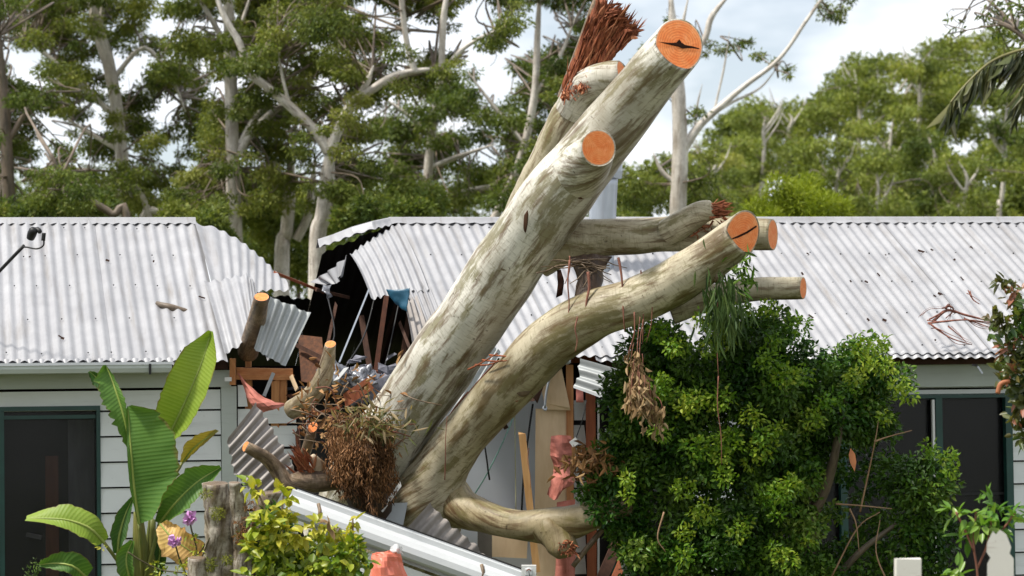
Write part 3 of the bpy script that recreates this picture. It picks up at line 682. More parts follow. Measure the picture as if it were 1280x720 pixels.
def wire(name, pts, mat, parent=None, r=.006, sub=5, seg=6, world=False, taper=1.0):
    w = np.array([list(p if world else P(*p))+[r*(1+(taper-1)*i/(len(pts)-1))] for i, p in enumerate(pts)])
    V, Fq, uv, T = tubedata(catmull(w, sub), seg)
    n = len(V); Fq = Fq+[tuple(range(seg-1, -1, -1)), tuple(range(n-seg, n))]
    return mk(name, V, Fq, mat, parent, smooth=True, uv=uv)
def spikes(name, spec, mat, parent, pale=True):
    if pale and mat is SPLIT and len(spec) > 20:
        q = max(1, len(spec)//4); spikes('pale_splinters', [(b+nrm(CAM-b)*.006, d+rng.normal(size=3)*.18, L*random.uniform(.5, 1.3), w*random.uniform(.4, 1.1)) for b, d, L, w in random.sample(spec, q)], SPLIT_L, parent, False)
    """broken wood: spec rows (base, direction, length, width)"""
    parts = []
    for b, d, L, w in spec:
        d = nrm(d); s = nrm(np.cross(d, V3((random.gauss(0, 1), random.gauss(0, 1), random.gauss(0, 1))))); q = np.cross(d, s)
        k = random.uniform(.4, .8); bend = s*L*random.uniform(-.12, .12)
        m1 = b+d*L*k+bend
        V = [b+s*w, b+q*w*.5, b-s*w, b-q*w*.5, m1+s*w*.8, m1+q*w*.4, m1-s*w*.8, m1-q*w*.4, b+d*L+bend*2]
        parts.append((V, [(0, 1, 5, 4), (1, 2, 6, 5), (2, 3, 7, 6), (3, 0, 4, 7), (4, 5, 8), (5, 6, 8), (6, 7, 8), (7, 4, 8)]))
    o = mk(name, *join(parts), mat, parent); o['kind'] = 'stuff'; return o

for p0, p1, p2 in (((470, 366, 20.9), (455, 420, 20.6), (430, 462, 20.2)), ((500, 372, 20.8), (488, 430, 20.5), (478, 470, 20.2)), ((410, 372, 21.2), (418, 420, 20.8), (400, 455, 20.3)), ((560, 500, 19.8), (600, 540, 19.6), (612, 600, 19.6))):
    wire('loose_wire', [p0, p1, p2], CABLE, house, r=.006)

# ------------------------------------------------------------------ the fallen gum tree
tree = empty('fallen_gum_tree', P(500, 650, 18.4))
tag(tree, 'huge smooth pale gum tree crashed through the roof, its limbs sawn off', 'tree')
trunk = limb('trunk', [(424, 675, 18.95, 48), (456, 605, 18.75, 46), (488, 548, 18.6, 45), (514, 508, 18.48, 44), (560, 440, 18.28, 43.5), (593, 394, 18.12, 43), (625, 346, 17.98, 42.5), (668, 284, 17.78, 42.5), (703, 236, 17.63, 43), (758, 168, 17.42, 39), (808, 104, 17.2, 34.5), (848, 57, 17.0, 32.5)],
             BARK, tree, seg=48, sub=12, amp=.075, fs=2.3, end='cut', cutn=P(848, 57, 17)*0+nrm(-FW*1.0+RT*.45+UP*.30), cutmat=CUT, seed=1, rim=.95)
# rot crack across the big cut
cf = [c for c in trunk.children if c.name.startswith('cut_face')][0]
cn = nrm(-FW*1.0+RT*.45+UP*.30); cc = P(848, 57, 17)+cn*.004
cx = nrm(RT-cn*(RT@cn)); cy = np.cross(cn, cx); pxm = 17/F
pl = [(-29, .5), (-17, 1.2), (-8, 2.2), (-3, 3.4), (1, 8.5), (4, 4.6), (9, 2.0), (20, 1.8), (29, .6), (29, -.6), (19, -.8), (10, -2.2), (5, -3.4), (0, -1.8), (-9, -1.4), (-19, -.6)]
mk('heart_crack', [cc+cx*a*pxm+cy*b*pxm for a, b in pl]+[cc+cn*.001], [(i, (i+1) % 16, 16) for i in range(16)], CRACK, trunk)
from mathutils.bvhtree import BVHTree
def surf(obj):
    off = rootloc(obj); me = obj.data
    return BVHTree.FromPolygons([tuple(np.array(v.co)+off) for v in me.vertices], [tuple(p.vertices) for p in me.polygons])
def flake(bvh, outline, mat, parent, name='bark_scar', lift=.004, nr=5, seed=0.0):
    """thin scar or flake lying on a curved limb; outline in photo pixels, projected on the limb's surface"""
    c = np.mean(np.array(outline, float), axis=0); o2 = catmull(np.array([list(p)+[0] for p in outline+[outline[0]]], float), 5)[:-1, :2]; n = len(o2); V = []
    for k in range(1, nr+1):
        for i, q in enumerate(o2):
            j = 1+(.10*mnoise.noise(Vector((i*.9, seed, 2))) if k == nr else 0); p = c+(q-c)*k/nr*j
            d = Vector(nrm(P(p[0], p[1], 1)-CAM)); h = bvh.ray_cast(Vector(CAM), d)
            if h[0] is None: return None
            V.append(np.array(h[0])+np.array(h[1])*(lift*(1 if k < nr else -.5)))
    cen = bvh.ray_cast(Vector(CAM), Vector(nrm(P(c[0], c[1], 1)-CAM))); V.append(np.array(cen[0])+np.array(cen[1])*lift)
    Fc = [(n*nr, i, (i+1) % n) for i in range(n)]+[(k*n+i, (k+1)*n+i, (k+1)*n+(i+1) % n, k*n+(i+1) % n) for k in range(nr-1) for i in range(n)]
    return mk(name, V, Fc, mat, parent, smooth=True, uv=[(v[0], v[2]) for v in V])
TB = surf(trunk)
SCAR = m_wood('dark_brown_bark_scar', (.045, .02, .010), (.12, .055, .028), (7, 7, 3))
OLV = m_wood('olive_bark_flake', (.16, .13, .045), (.26, .22, .10), (9, 9, 4))
TAN = m_wood('tan_bark_flake', (.30, .20, .10), (.42, .30, .17), (9, 9, 4))
flake(TB, [(742, 212), (762, 206), (757, 222), (735, 246), (722, 250), (724, 240)], SCAR, trunk, seed=1)
flake(TB, [(655, 268), (660, 262), (660, 278), (657, 292), (654, 285)], SCAR, trunk, seed=2)
# sawn knob on the front of the trunk
limb('sawn_stub', [(708, 240, 17.72, 38), (724, 216, 17.5, 35), (738, 198, 17.28, 28), (745, 189, 17.18, 24), (748, 185, 17.12, 23)], BARK, trunk, seg=26, sub=5, amp=.03, end='cut', cutn=nrm(-FW+RT*.25+UP*.05), cutmat=CUT, seed=4, rim=.92)
# second stem behind, broken off in long red splinters
stem = limb('broken_stem', [(636, 298, 18.5, 20), (667, 236, 18.4, 22), (694, 181, 18.3, 23), (712, 146, 18.25, 23), (724, 120, 18.2, 19)], BARK_E, tree, seg=24, sub=7, amp=.09, fs=5, end='round', seed=6)
sp = []
ax = nrm(P(758, 10, 18.1)-P(712, 112, 18.2))
SG = np.array([[(700, 124), (716, 116), (738, 106)], [(714, 80), (735, 78), (764, 74)], [(730, 42), (750, 43), (782, 55)], [(751, -8), (762, 8), (794, 42)]], float)
def sgp(a, b):
    f = a*2.999; k_ = int(f); f -= k_; g2 = b*1.999; l_ = int(g2); g2 -= l_
    return (SG[k_, l_]*(1-f)+SG[k_+1, l_]*f)*(1-g2)+(SG[k_, l_+1]*(1-f)+SG[k_+1, l_+1]*f)*g2
for i in range(260):                                   # long slab of splintered wood
    a_, b_ = random.random()**.8*.9, random.random(); x, y = sgp(a_, b_)
    d = ax+RT*(b_-.35)*.5*a_+RT*random.uniform(-.06, .10)-FW*random.uniform(-.05, .25)
    sp.append((P(x, y, 18.07+random.uniform(-.03, .05)), d, random.uniform(.08, .26)*(1-.4*a_), random.uniform(.006, .017)))
for i in range(130):                                   # curling fringe at the top right
    b_ = random.uniform(.45, 1); x, y = sgp(random.uniform(.85, 1.0), b_)
    d = ax*.4+RT*random.uniform(.2, 1.0)+UP*random.uniform(-.5, .4)-FW*random.uniform(-.2, .5)
    sp.append((P(x, y, 18.06+random.uniform(-.05, .05)), d, random.uniform(.03, .09), random.uniform(.006, .014)))
for i in range(130):                                   # torn fibres around the lower edge
    t = random.random(); b = P(702+t*34, 121-t*20+random.gauss(0, 4), 18.0-.06*t); d = -UP*.6+RT*random.uniform(-.3, .6)-FW*.5
    sp.append((b, d, random.uniform(.012, .045), random.uniform(.004, .009)))
spikes('splinters', sp, SPLIT, stem)
cloth('splinter_slab', [[(x, y, 18.2-.05*(k_ == 1)) for k_, (x, y) in enumerate(row)] for row in SG], SPLIT, stem, sub=7, amp=.035, fs=16, thick=.05, seed=3)
limb('dark_bark_edge', [(700, 122, 18.25, 4), (722, 66, 18.25, 5), (738, 22, 18.25, 5), (750, -12, 18.25, 4)], BARK_B, stem, seg=8, sub=4, amp=.1)
limb('sawn_stub', [(714, 138, 18.2, 22), (733, 109, 18.07, 22), (757, 97, 17.95, 20), (778, 93, 17.85, 18)], BARK, stem, seg=20, sub=4, amp=.05, end='cut', cutn=nrm(RT*1-FW*.35+UP*.25), cutmat=CUT, seed=8)
# horizontal limb and its torn side branch
D = limb('limb', [(672, 318, 17.95, 30), (705, 303, 17.9, 28), (745, 297, 17.85, 24), (800, 295, 17.75, 22.5), (850, 292, 17.7, 22.5), (905, 292, 17.65, 21), (966, 293, 17.6, 20)], BARK_E, tree, seg=28, sub=8, amp=.05, fs=5, end='cut', cutn=nrm(RT*1-FW*.42), cutmat=CUT, seed=11)
t2 = limb('torn_branch', [(835, 291, 17.62, 18), (855, 278, 17.55, 17), (876, 266, 17.5, 15), (890, 262, 17.48, 12)], BARK_E, D, seg=18, sub=5, amp=.08, seed=13)
sp = []
for i in range(90):
    t = random.random(); b = P(876+t*20, 266-t*3+random.uniform(-9, 9), 17.48+random.uniform(-.04, .04)); d = RT*1+UP*random.uniform(-.1, .35)-FW*random.uniform(-.2, .3)
    sp.append((b, d, random.uniform(.03, .14), random.uniform(.005, .012)))
for i in range(60):
    b = P(872+random.random()*45, 292+random.uniform(-18, 12), 17.55+random.uniform(-.05, .05)); d = RT*random.uniform(-1, 1)+UP*random.uniform(-1, .3)
    sp.append((b, d, random.uniform(.02, .09), random.uniform(.003, .008)))
spikes('splinters', sp, SPLIT, D)
# big curved limb
E_ = limb('limb', [(508, 705, 18.75, 60), (530, 640, 18.6, 50), (550, 590, 18.48, 37), (574, 551, 18.35, 32), (608, 512, 18.15, 32), (648, 469, 17.9, 33), (692, 425, 17.65, 33.5), (743, 394, 17.5, 31.5), (793, 376, 17.4, 29.5), (843, 353, 17.27, 29), (888, 323, 17.15, 27.5), (928, 293, 17.05, 25.5)],
          BARK_E, tree, seg=36, sub=10, amp=.075, fs=3, end='cut', cutn=nrm(-FW+RT*.7+UP*.1), cutmat=CUT, seed=17)
cn = nrm(-FW+RT*.7+UP*.1); cc = P(928, 293, 17.05)+cn*.004; cx = nrm(RT-cn*(RT@cn)); cy = np.cross(cn, cx); pxm = 17/F
pl = [(-24, -9), (-10, -3), (6, 4), (22, 13), (23, 11), (8, 2), (-8, -5)]
mk('saw_step', [cc+cx*a*pxm+cy*b*pxm for a, b in pl], [tuple(range(7))], CRACK, E_)
limb('sawn_knot', [(894, 345, 17.15, 9), (903, 346, 17.08, 8)], BARK_B, E_, seg=12, sub=2, end='cut', cutn=nrm(RT-FW*.2), cutmat=m_cut('grey_old_cut', (.30, .24, .16), (.40, .34, .25), (.15, .10, .06)), seed=2)
limb('sawn_branch', [(838, 388, 17.5, 18), (880, 374, 17.5, 17), (940, 362, 17.5, 15), (1004, 360, 17.5, 14)], BARK_E, E_, seg=20, sub=6, amp=.05, end='cut', cutn=nrm(RT-FW*.4), cutmat=CUT, seed=19)
limb('knot', [(650, 480, 17.95, 16), (653, 485, 17.84, 14), (654, 488, 17.80, 10), (654, 488, 17.84, 4)], BARK_B, E_, seg=18, sub=3, amp=.2, fs=14, seed=21)
spikes('splinters', [(P(654+random.gauss(0, 5), 488+random.gauss(0, 5), 17.82), -FW+UP*random.uniform(-1.2, .8)+RT*random.uniform(-1, 1), random.uniform(.01, .04), random.uniform(.004, .009)) for i in range(50)], SPLIT, E_)
# dark flap of bark between the two limbs
cloth('bark_flap', [[(712, 322, 17.65), (735, 318, 17.6), (765, 321, 17.6)], [(722, 345, 17.6), (738, 345, 17.5), (754, 340, 17.6)], [(718, 378, 17.5), (735, 385, 17.4), (747, 372, 17.5)]], m_bark('torn_dark_bark', (.10, .06, .04), (.05, .03, .02), (.08, .05, .025), (.02, .012, .008)), E_, amp=.03, fs=12, thick=.02)
# lower limb to the right
Hm = limb('limb', [(535, 582, 18.8, 28), (554, 614, 18.6, 30), (580, 636, 18.4, 25), (615, 649, 18.22, 19.5), (655, 657, 18.12, 19), (700, 656, 18.05, 22.5), (745, 643, 17.95, 18), (785, 628, 17.95, 16)], BARK_H, tree, seg=26, sub=8, amp=.08, fs=5, seed=23)
kn = limb('broken_knob', [(688, 660, 18.05, 23), (700, 676, 17.98, 19), (709, 690, 17.95, 15)], BARK_H, Hm, seg=20, sub=5, amp=.2, fs=9, seed=27)
spikes('splinters', [(P(708+random.uniform(-9, 9), 684+random.uniform(-8, 8), 17.9), UP*random.uniform(-1, .4)+RT*random.uniform(-.6, .8)-FW*.6, random.uniform(.02, .06), random.uniform(.004, .01)) for i in range(60)], SPLIT, Hm)
wire('dead_shoot', [(785, 640, 18.0), (760, 655, 18.0), (738, 680, 18.0), (716, 708, 18.0)], BARK_B, Hm, r=.022, taper=.8)
# small branches on the left
sm = limb('bent_branch', [(428, 598, 18.3, 15), (400, 601, 18.2, 14), (374, 603, 18.15, 13), (358, 604, 18.1, 11), (345, 585, 18.1, 9.5), (332, 572, 18.05, 8.5), (318, 564, 18.0, 8), (307, 558, 18.0, 7)], BARK_B, tree, seg=16, sub=6, amp=.12, fs=9, end='cut', cutn=nrm(-RT-FW*.6+UP*.5), cutmat=CUT, seed=31)
limb('branch_spur', [(362, 604, 18.1, 8), (364, 622, 18.1, 6), (361, 640, 18.1, 3)], BARK_B, sm, seg=10, sub=4, amp=.15, seed=33)
limb('sawn_branch', [(366, 512, 19.0, 13), (380, 503, 18.9, 13), (396, 487, 18.85, 12), (407, 464, 18.8, 10.5), (413, 430, 18.75, 7)], BARK_B2, tree, seg=18, sub=6, amp=.05, end='cut', cutn=nrm(UP*.8-FW*.6), cutmat=CUT, seed=35)
limb('sawn_branch', [(380, 572, 18.5, 7), (386, 553, 18.4, 6.5), (391, 534, 18.35, 6)], BARK_B, tree, seg=12, sub=4, amp=.06, end='cut', cutn=nrm(UP*.5-FW), cutmat=CUT, seed=37)
limb('sawn_branch', [(310, 440, 19.9, 13), (320, 405, 19.5, 12), (327, 371, 19.2, 9.5)], BARK_B, tree, seg=18, sub=5, amp=.05, end='cut', cutn=nrm(UP*.85-FW*.5), cutmat=CUT, seed=39)
limb('peeled_stub', [(402, 597, 18.25, 11), (397, 582, 18.2, 9), (391, 570, 18.15, 4)], m_bark('pale_peeled_bark', (.55, .45, .33), (.36, .27, .17), (.3, .2, .1), (.2, .07, .03)), tree, seg=16, sub=4, amp=.3, fs=14, seed=41)
spikes('splinters', [(P(383+random.uniform(-9, 9), 585+random.uniform(-12, 12), 18.15), UP*random.uniform(.4, 1)-RT*random.uniform(.2, .9)-FW*.3, random.uniform(.05, .16), random.uniform(.006, .014)) for i in range(40)], SPLIT, sm)
# hanging strips of bark and twigs
def strip(pts, r, mat=STRIP, parent=tree, name='bark_strip'): return wire(name, pts, mat, parent, r=r, seg=5, taper=.5)
for x, y0, y1, dx, d, r in ((712, 325, 410, -4, 17.45, .006), (735, 340, 395, -3, 17.4, .010), (773, 322, 372, 5, 17.35, .009), (778, 372, 415, 3, 17.3, .006), (801, 338, 430, 2, 17.3, .005), (818, 360, 428, -10, 17.25, .004), (722, 396, 440, -3, 17.3, .005), (897, 372, 470, 1, 17.1, .004), (898, 470, 580, 4, 17.1, .004), (793, 390, 470, -8, 17.2, .005), (712, 320, 355, -6, 17.5, .005), (661, 560, 610, 2, 17.9, .003), (556, 600, 520, 3, 18.1, .004)):
    strip([(x, y0, d), (x+dx*.3+random.uniform(-3, 3), y0*.66+y1*.34, d-.02), (x+dx*.7+random.uniform(-3, 3), y0*.33+y1*.67, d-.03), (x+dx, y1, d-.03)], r)
cloth('bark_strip', [[(696, 338, 17.5), (701, 337, 17.5)], [(698, 352, 17.5), (705, 351, 17.48)], [(695, 372, 17.5), (703, 369, 17.5)]], CRACK, tree, amp=.02, thick=.006)
for i in range(22):
    x = random.uniform(715, 765); y = random.uniform(322, 335); dx = random.choice((-1, 1))*random.uniform(15, 50); dy = random.uniform(-4, 26)
    strip([(x, y, 17.55), (x+dx*.4, y+dy*.3+random.uniform(-4, 4), 17.5), (x+dx*.7, y+dy*.7, 17.48), (x+dx, y+dy, 17.45)], random.uniform(.003, .007), BARK_B, tree, 'twig')
for i in range(4):
    strip([(585+i*9, 462-i*6, 17.9), (600+i*9, 458-i*5+random.uniform(-4, 4), 17.8), (622+i*6, 446+random.uniform(-5, 5), 17.7)], .007, SPLIT, tree, 'twig')
for pts in ([(566, 516, 18.25), (586, 492, 18.1), (604, 470, 17.98), (620, 452, 17.9)], [(556, 530, 18.3), (570, 508, 18.2), (585, 490, 18.1)]):
    wire('bark_strip', pts, STRIP, tree, r=.009, taper=.6)
for x, y, d, r in ((632, 334, 17.72, 4.5), (676, 262, 17.5, 3), (561, 398, 18.0, 3.5)):
    limb('knot', [(x, y, d+.10, r*1.6), (x, y, d+.02, r*1.5), (x, y, d, r*1.1), (x, y, d+.02, r*.5)], BARK_B, trunk, seg=12, sub=2, amp=.35, fs=25)
# gum leaves hanging from the cut limb
n = 300; pos = np.array([P(905+random.gauss(0, 13), 375+random.gauss(0, 22)+(10 if i % 3 else -8), 17.0+random.gauss(0, .12)) for i in range(n)])
leaves('hanging_leaves', pos, np.array([[random.gauss(0, .25), random.gauss(0, .25), -1] for i in range(n)]), rng.normal(size=(n, 3)), rng.uniform(.07, .15, n), .016, m_leaf('drooping_gum_leaf', [(0, (.03, .06, .02)), (.6, (.06, .11, .03)), (1, (.12, .17, .05))]), E_, droop=.3)
n = 60; pos = np.array([P(928+random.gauss(0, 10), 338+random.gauss(0, 12), 17.0+random.gauss(0, .05)) for i in range(n)])
leaves('hanging_leaves', pos, np.array([[random.gauss(0, .5), random.gauss(0, .3), random.gauss(-.5, .4)] for i in range(n)]), rng.normal(size=(n, 3)), rng.uniform(.05, .10, n), .02, LF_BUSH, E_)
# dead tan leaf bunch hanging in front of the bush
bu = empty('dead_leaf_bunch', P(800, 545, 17.1)); tag(bu, 'bunch of dead tan leaves hanging over the green bush', 'dead leaves')
Ps, Ds = [], []
for k_ in range(20):
    x0, y0 = random.gauss(802, 11), random.uniform(432, 508); L = random.uniform(18, 42); d0 = 17.05+random.gauss(0, .06)
    wire('stalk', [(x0*.8+800*.2, y0-10, d0+.03), (x0, y0, d0), (x0+random.uniform(-4, 4), y0+L, d0)], STRIP, bu, r=.0025, seg=4, sub=3)
    for q in range(17):
        f = random.random(); Ps.append(P(x0+random.gauss(0, 3), y0+L*f, d0+random.gauss(0, .02))); Ds.append([random.gauss(0, .5), random.gauss(0, .5), -1])
n = len(Ps)
leaves('leaf_mass', np.array(Ps), np.array(Ds), rng.normal(size=(n, 3)), rng.uniform(.03, .085, n), rng.uniform(.010, .026, n), LF_TAN, bu, droop=.6, fold=.6)
for i in range(2): wire('stalk', [(800+i*4, 396+i*3, 17.2), (797+i*3, 430, 17.15), (796+i*3, 480, 17.1)], STRIP, bu, r=.003, seg=5)

# rusty hanging mat of dead vine at the foot of the trunk
vine = empty('dead_vine_mat', P(455, 655, 18.0)); tag(vine, 'shaggy rust-brown mat of dead vine hanging at the base of the fallen trunk', 'dead vine')
Ps, Ds, Rn = [], [], []
for k_ in range(150):
    x0 = random.uniform(414, 484); top = 553+random.gauss(0, 14)-18*math.sin((x0-400)/110*math.pi); L = random.uniform(30, 95)*(1-.35*abs(x0-455)/60)
    d0 = 18.02+random.gauss(0, .07)+abs(x0-455)/260; dx = random.gauss(6, 6); hue = random.random()
    L = min(L, 650-top-(505-x0)*.18)
    m_ = int(28+L*.95)
    for q in range(m_):
        f = random.random(); Ps.append(P(x0+dx*f+random.gauss(0, 3.2), top+L*f, d0-.05*math.sin(f*3)+random.gauss(0, .02))); Ds.append([random.gauss(.05, .45), random.gauss(0, .45), -1]); Rn.append(min(1, max(0, hue+random.gauss(0, .2))))
n = len(Ps)
leaves('dead_foliage', np.array(Ps), np.array(Ds), rng.normal(size=(n, 3)), rng.uniform(.014, .048, n), rng.uniform(.003, .009, n), LF_RUST, vine, droop=.7, fold=.6, rnd=np.array(Rn))
n = 260; pos = np.array([P(random.gauss(470, 20), random.gauss(530, 12), 17.95+random.gauss(0, .08)) for i in range(n)])
leaves('mixed_foliage', pos, np.array([[random.gauss(0, .7), random.gauss(0, .5), random.gauss(-.3, .6)] for i in range(n)]), rng.normal(size=(n, 3)), rng.uniform(.05, .12, n), rng.uniform(.01, .022, n), m_leaf('withered_green_leaf', [(0, (.06, .08, .03)), (.4, (.13, .15, .05)), (.7, (.24, .18, .08)), (1, (.36, .27, .16))], .6, .3), vine)
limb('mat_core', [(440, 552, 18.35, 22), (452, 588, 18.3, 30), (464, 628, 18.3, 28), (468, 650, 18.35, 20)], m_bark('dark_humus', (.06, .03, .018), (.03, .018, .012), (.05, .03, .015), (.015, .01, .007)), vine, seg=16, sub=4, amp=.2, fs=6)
for i in range(60):
    x = random.uniform(372, 505); y = random.uniform(490, 560); L = random.uniform(15, 50); a = random.uniform(-2.6, .3)
    d = 18.3+random.uniform(-.3, .2)
    wire('stem', [(x, y, d), (x+L*.4*math.cos(a)+random.uniform(-6, 6), y+L*.4*math.sin(a)+random.uniform(-6, 6), d-.05), (x+L*math.cos(a), y+L*math.sin(a)*.7+8, d-.05)], random.choice((BARK_B, STRIP, LF_TAN if False else STRIP)), vine, r=random.uniform(.002, .005), seg=4, sub=3)
n = 240; pos = np.array([P(random.uniform(372, 500), random.gauss(515, 28), 18.45+random.gauss(0, .15)) for i in range(n)])
leaves('leaf_litter', pos, rng.normal(size=(n, 3)), rng.normal(size=(n, 3)), rng.uniform(.03, .09, n), rng.uniform(.012, .03, n), LF_DEAD, vine, fold=.5)['kind'] = 'stuff'

# ------------------------------------------------------------------ loose debris
o = corr('torn_iron_sheet', [P(337, 371, 19.5), P(362, 380, 19.55), P(388, 391, 19.6)], [P(317, 436, 19.35), P(335, 446, 19.4), P(356, 458, 19.45)], IRON_GREY, None, ribs=5, rows=6, amp=.010, ragt=.02, seed=1.1)
tag(o, 'dull grey torn iron sheet hanging at the left edge of the hole', 'roof sheet')
o = corr('crumpled_iron_sheet', [P(319, 503, 18.75), P(345, 545, 18.7), P(372, 594, 18.65)], [P(284, 548, 18.55), P(294, 590, 18.5), P(330, 632, 18.45)], IRON_OLD, None, ribs=8, rows=7, amp=.017, bend=.05, ragt=.02, ragb=.03, seed=2.1, wob=.012)
tag(o, 'weathered brown-grey corrugated sheet leaning on the wall below the pink wrap', 'roof sheet')
o = corr('crumpled_iron_sheet', [P(536, 631, 18.3), P(575, 665, 18.25), P(620, 702, 18.2)], [P(506, 664, 18.1), P(535, 690, 18.08), P(585, 735, 18.05)], IRON_OLD, None, ribs=7, rows=6, amp=.016, ragt=.03, seed=3.3, wob=.012)
tag(o, 'brown corrugated scrap standing behind the fallen white gutter', 'roof sheet')
o = corr('iron_offcut', [P(727, 450, 19.2), P(722, 468, 19.15), P(717, 486, 19.1)], [P(776, 464, 19.1), P(768, 478, 19.05), P(751, 499, 19.0)], IRON_GREY, None, ribs=3, rows=6, amp=.016, ragt=.03, ragb=.015, seed=4.6, wob=.01)
tag(o, 'small scrap of corrugated iron hanging beside the green bush', 'roof sheet')
o = corr('slipped_iron_sheet', [P(612, 430, 19.3), P(628, 440, 19.25)], [P(508, 590, 19.0), P(535, 598, 18.95)], IRON_GREY, None, ribs=3, rows=6, amp=.012, seed=5.5)
tag(o, 'narrow iron sheet slipped down between the two trunks', 'roof sheet')
o = cloth('blue_tarp_scrap', [[(555, 486, 19.3), (580, 480, 19.3), (600, 470, 19.3)], [(550, 515, 19.2), (570, 510, 19.2), (585, 500, 19.2)]], BLUE, amp=.03); tag(o, 'scrap of blue sheeting wedged between the two trunks', 'tarp')
o = cloth('blue_lining_scrap', [[(482, 362, 20.3), (497, 362, 20.25), (512, 360, 20.2)], [(488, 372, 20.3), (500, 376, 20.25), (510, 378, 20.2)], [(498, 378, 20.3), (504, 386, 20.25), (508, 390, 20.2)]], BLUE, amp=.02); tag(o, 'blue lining scrap poking out under the torn roof edge', 'lining')
o = cloth('pink_wrap', [[(297, 466, 19.74), (300, 468, 19.72), (303, 474, 19.69)], [(304, 484, 19.66), (312, 484, 19.59), (325, 494, 19.64)], [(314, 504, 19.54), (330, 504, 19.46), (345, 503, 19.54)], [(328, 516, 19.52), (342, 512, 19.49), (360, 505, 19.59)]], SARK, sub=3, amp=.010, fs=14, seed=2, crease=True)
tag(o, 'torn pink building wrap draped over the broken left wall', 'building wrap')
o = cloth('pink_wrap', [[(689, 545, 19.93), (700, 544, 19.92), (714, 545, 19.95)], [(688, 565, 19.92), (699, 568, 19.88), (714, 566, 19.94)], [(692, 586, 19.92), (703, 584, 19.89), (714, 588, 19.92)], [(689, 600, 19.90), (704, 601, 19.84), (718, 603, 19.88)], [(684, 618, 19.90), (694, 625, 19.84), (703, 612, 19.88)]], SARK, sub=5, amp=.012, fs=20, seed=6, crease=True)
tag(o, 'crumpled pink building wrap hanging on the plywood by the studs', 'building wrap')
o = cloth('pink_wrap', [[(696, 628, 20.02), (706, 626, 20.02), (719, 624, 20.02)], [(696, 680, 19.97), (708, 680, 19.92), (719, 680, 19.97)], [(694, 735, 19.97), (708, 735, 19.92), (720, 735, 19.97)]], SARK, sub=4, amp=.016, seed=9, crease=True)
tag(o, 'dark pink wrap strip below the broken limb end', 'building wrap')
o = cloth('pink_wrap', [[(720, 486, 19.97), (729, 486, 19.97)], [(720, 503, 19.94), (729, 503, 19.97)]], SARK, amp=.01); tag(o, 'small pink wrap patch above the grey boards and below the iron scrap', 'building wrap')
# rubble inside the hole
rub = []
for i in range(120):
    c = P(random.uniform(415, 500), random.gauss(478, 9), 19.9+random.uniform(-.15, .3)); s = random.uniform(.015, .05)
    V_, F_ = beamd(c-RT*s+UP*s*random.uniform(-1, 1), c+RT*s+UP*s*random.uniform(-1, 1), s*random.uniform(.5, 1.4), s, None); rub.append((V_+rng.normal(size=(8, 3))*s*.25, F_))
o = mk('rubble', *join(rub), RUBBLE); o['kind'] = 'stuff'; tag(o, 'grey rubble and broken lining inside the hole in the house', 'rubble')
o = cloth('silver_foil', [[(398, 458, 19.8), (415, 452, 19.7), (432, 458, 19.8)], [(396, 470, 19.7), (414, 466, 19.55), (436, 470, 19.7)], [(400, 482, 19.7), (416, 480, 19.6), (440, 482, 19.7)]], FOIL, amp=.06, fs=16, sub=9); tag(o, 'crumpled silver foil behind the small curved sawn branch', 'foil')
o = cloth('clear_plastic', [[(440, 462, 19.75), (452, 458, 19.7), (466, 462, 19.75)], [(438, 474, 19.65), (452, 470, 19.55), (470, 472, 19.65)], [(440, 486, 19.6), (455, 484, 19.5), (475, 482, 19.6)]], FOIL, amp=.06, fs=18, sub=9, seed=4); tag(o, 'crumpled shiny plastic on the rubble left of the trunk', 'plastic')
o = cloth('foil_tatter', [[(404, 356, 20.8), (414, 353, 20.8)], [(403, 366, 20.7), (412, 368, 20.75)], [(409, 374, 20.7), (416, 371, 20.75)]], FOIL, amp=.03, fs=16); tag(o, 'small silver tatter hanging under the torn roof flap', 'foil')
for i, (a, b, w, lab, mt) in enumerate((((418, 478, 19.4), (432, 461, 19.5), 4, 'short white splintered batten standing in the rubble', PALE), ((432, 500, 19.4), (460, 481, 19.5), 16, 'brown broken box lid lying below the rubble', REDWOOD), ((450, 495, 19.55), (492, 478, 19.6), 22, 'grey insulation slab beside the main trunk', RUBBLE))):
    o = beam_px(('timber_offcut', 'broken_board', 'insulation_slab')[i], a, b, w, .05, mt, jag=.03); tag(o, lab, ('timber', 'board', 'insulation')[i])
o = beam_px('shutter_slat', (478, 637, 18.2), (500, 606, 18.3), 5, .01, PALE, jag=.02); tag(o, 'pale broken sliver standing in shadow at the trunk base', 'timber')
o = beam_px('glass_shard', (492, 655, 18.25), (497, 630, 18.3), 24, .006, IRON_GREY, jag=.03); tag(o, 'dull grey shard at the trunk base above the gutter', 'shard')
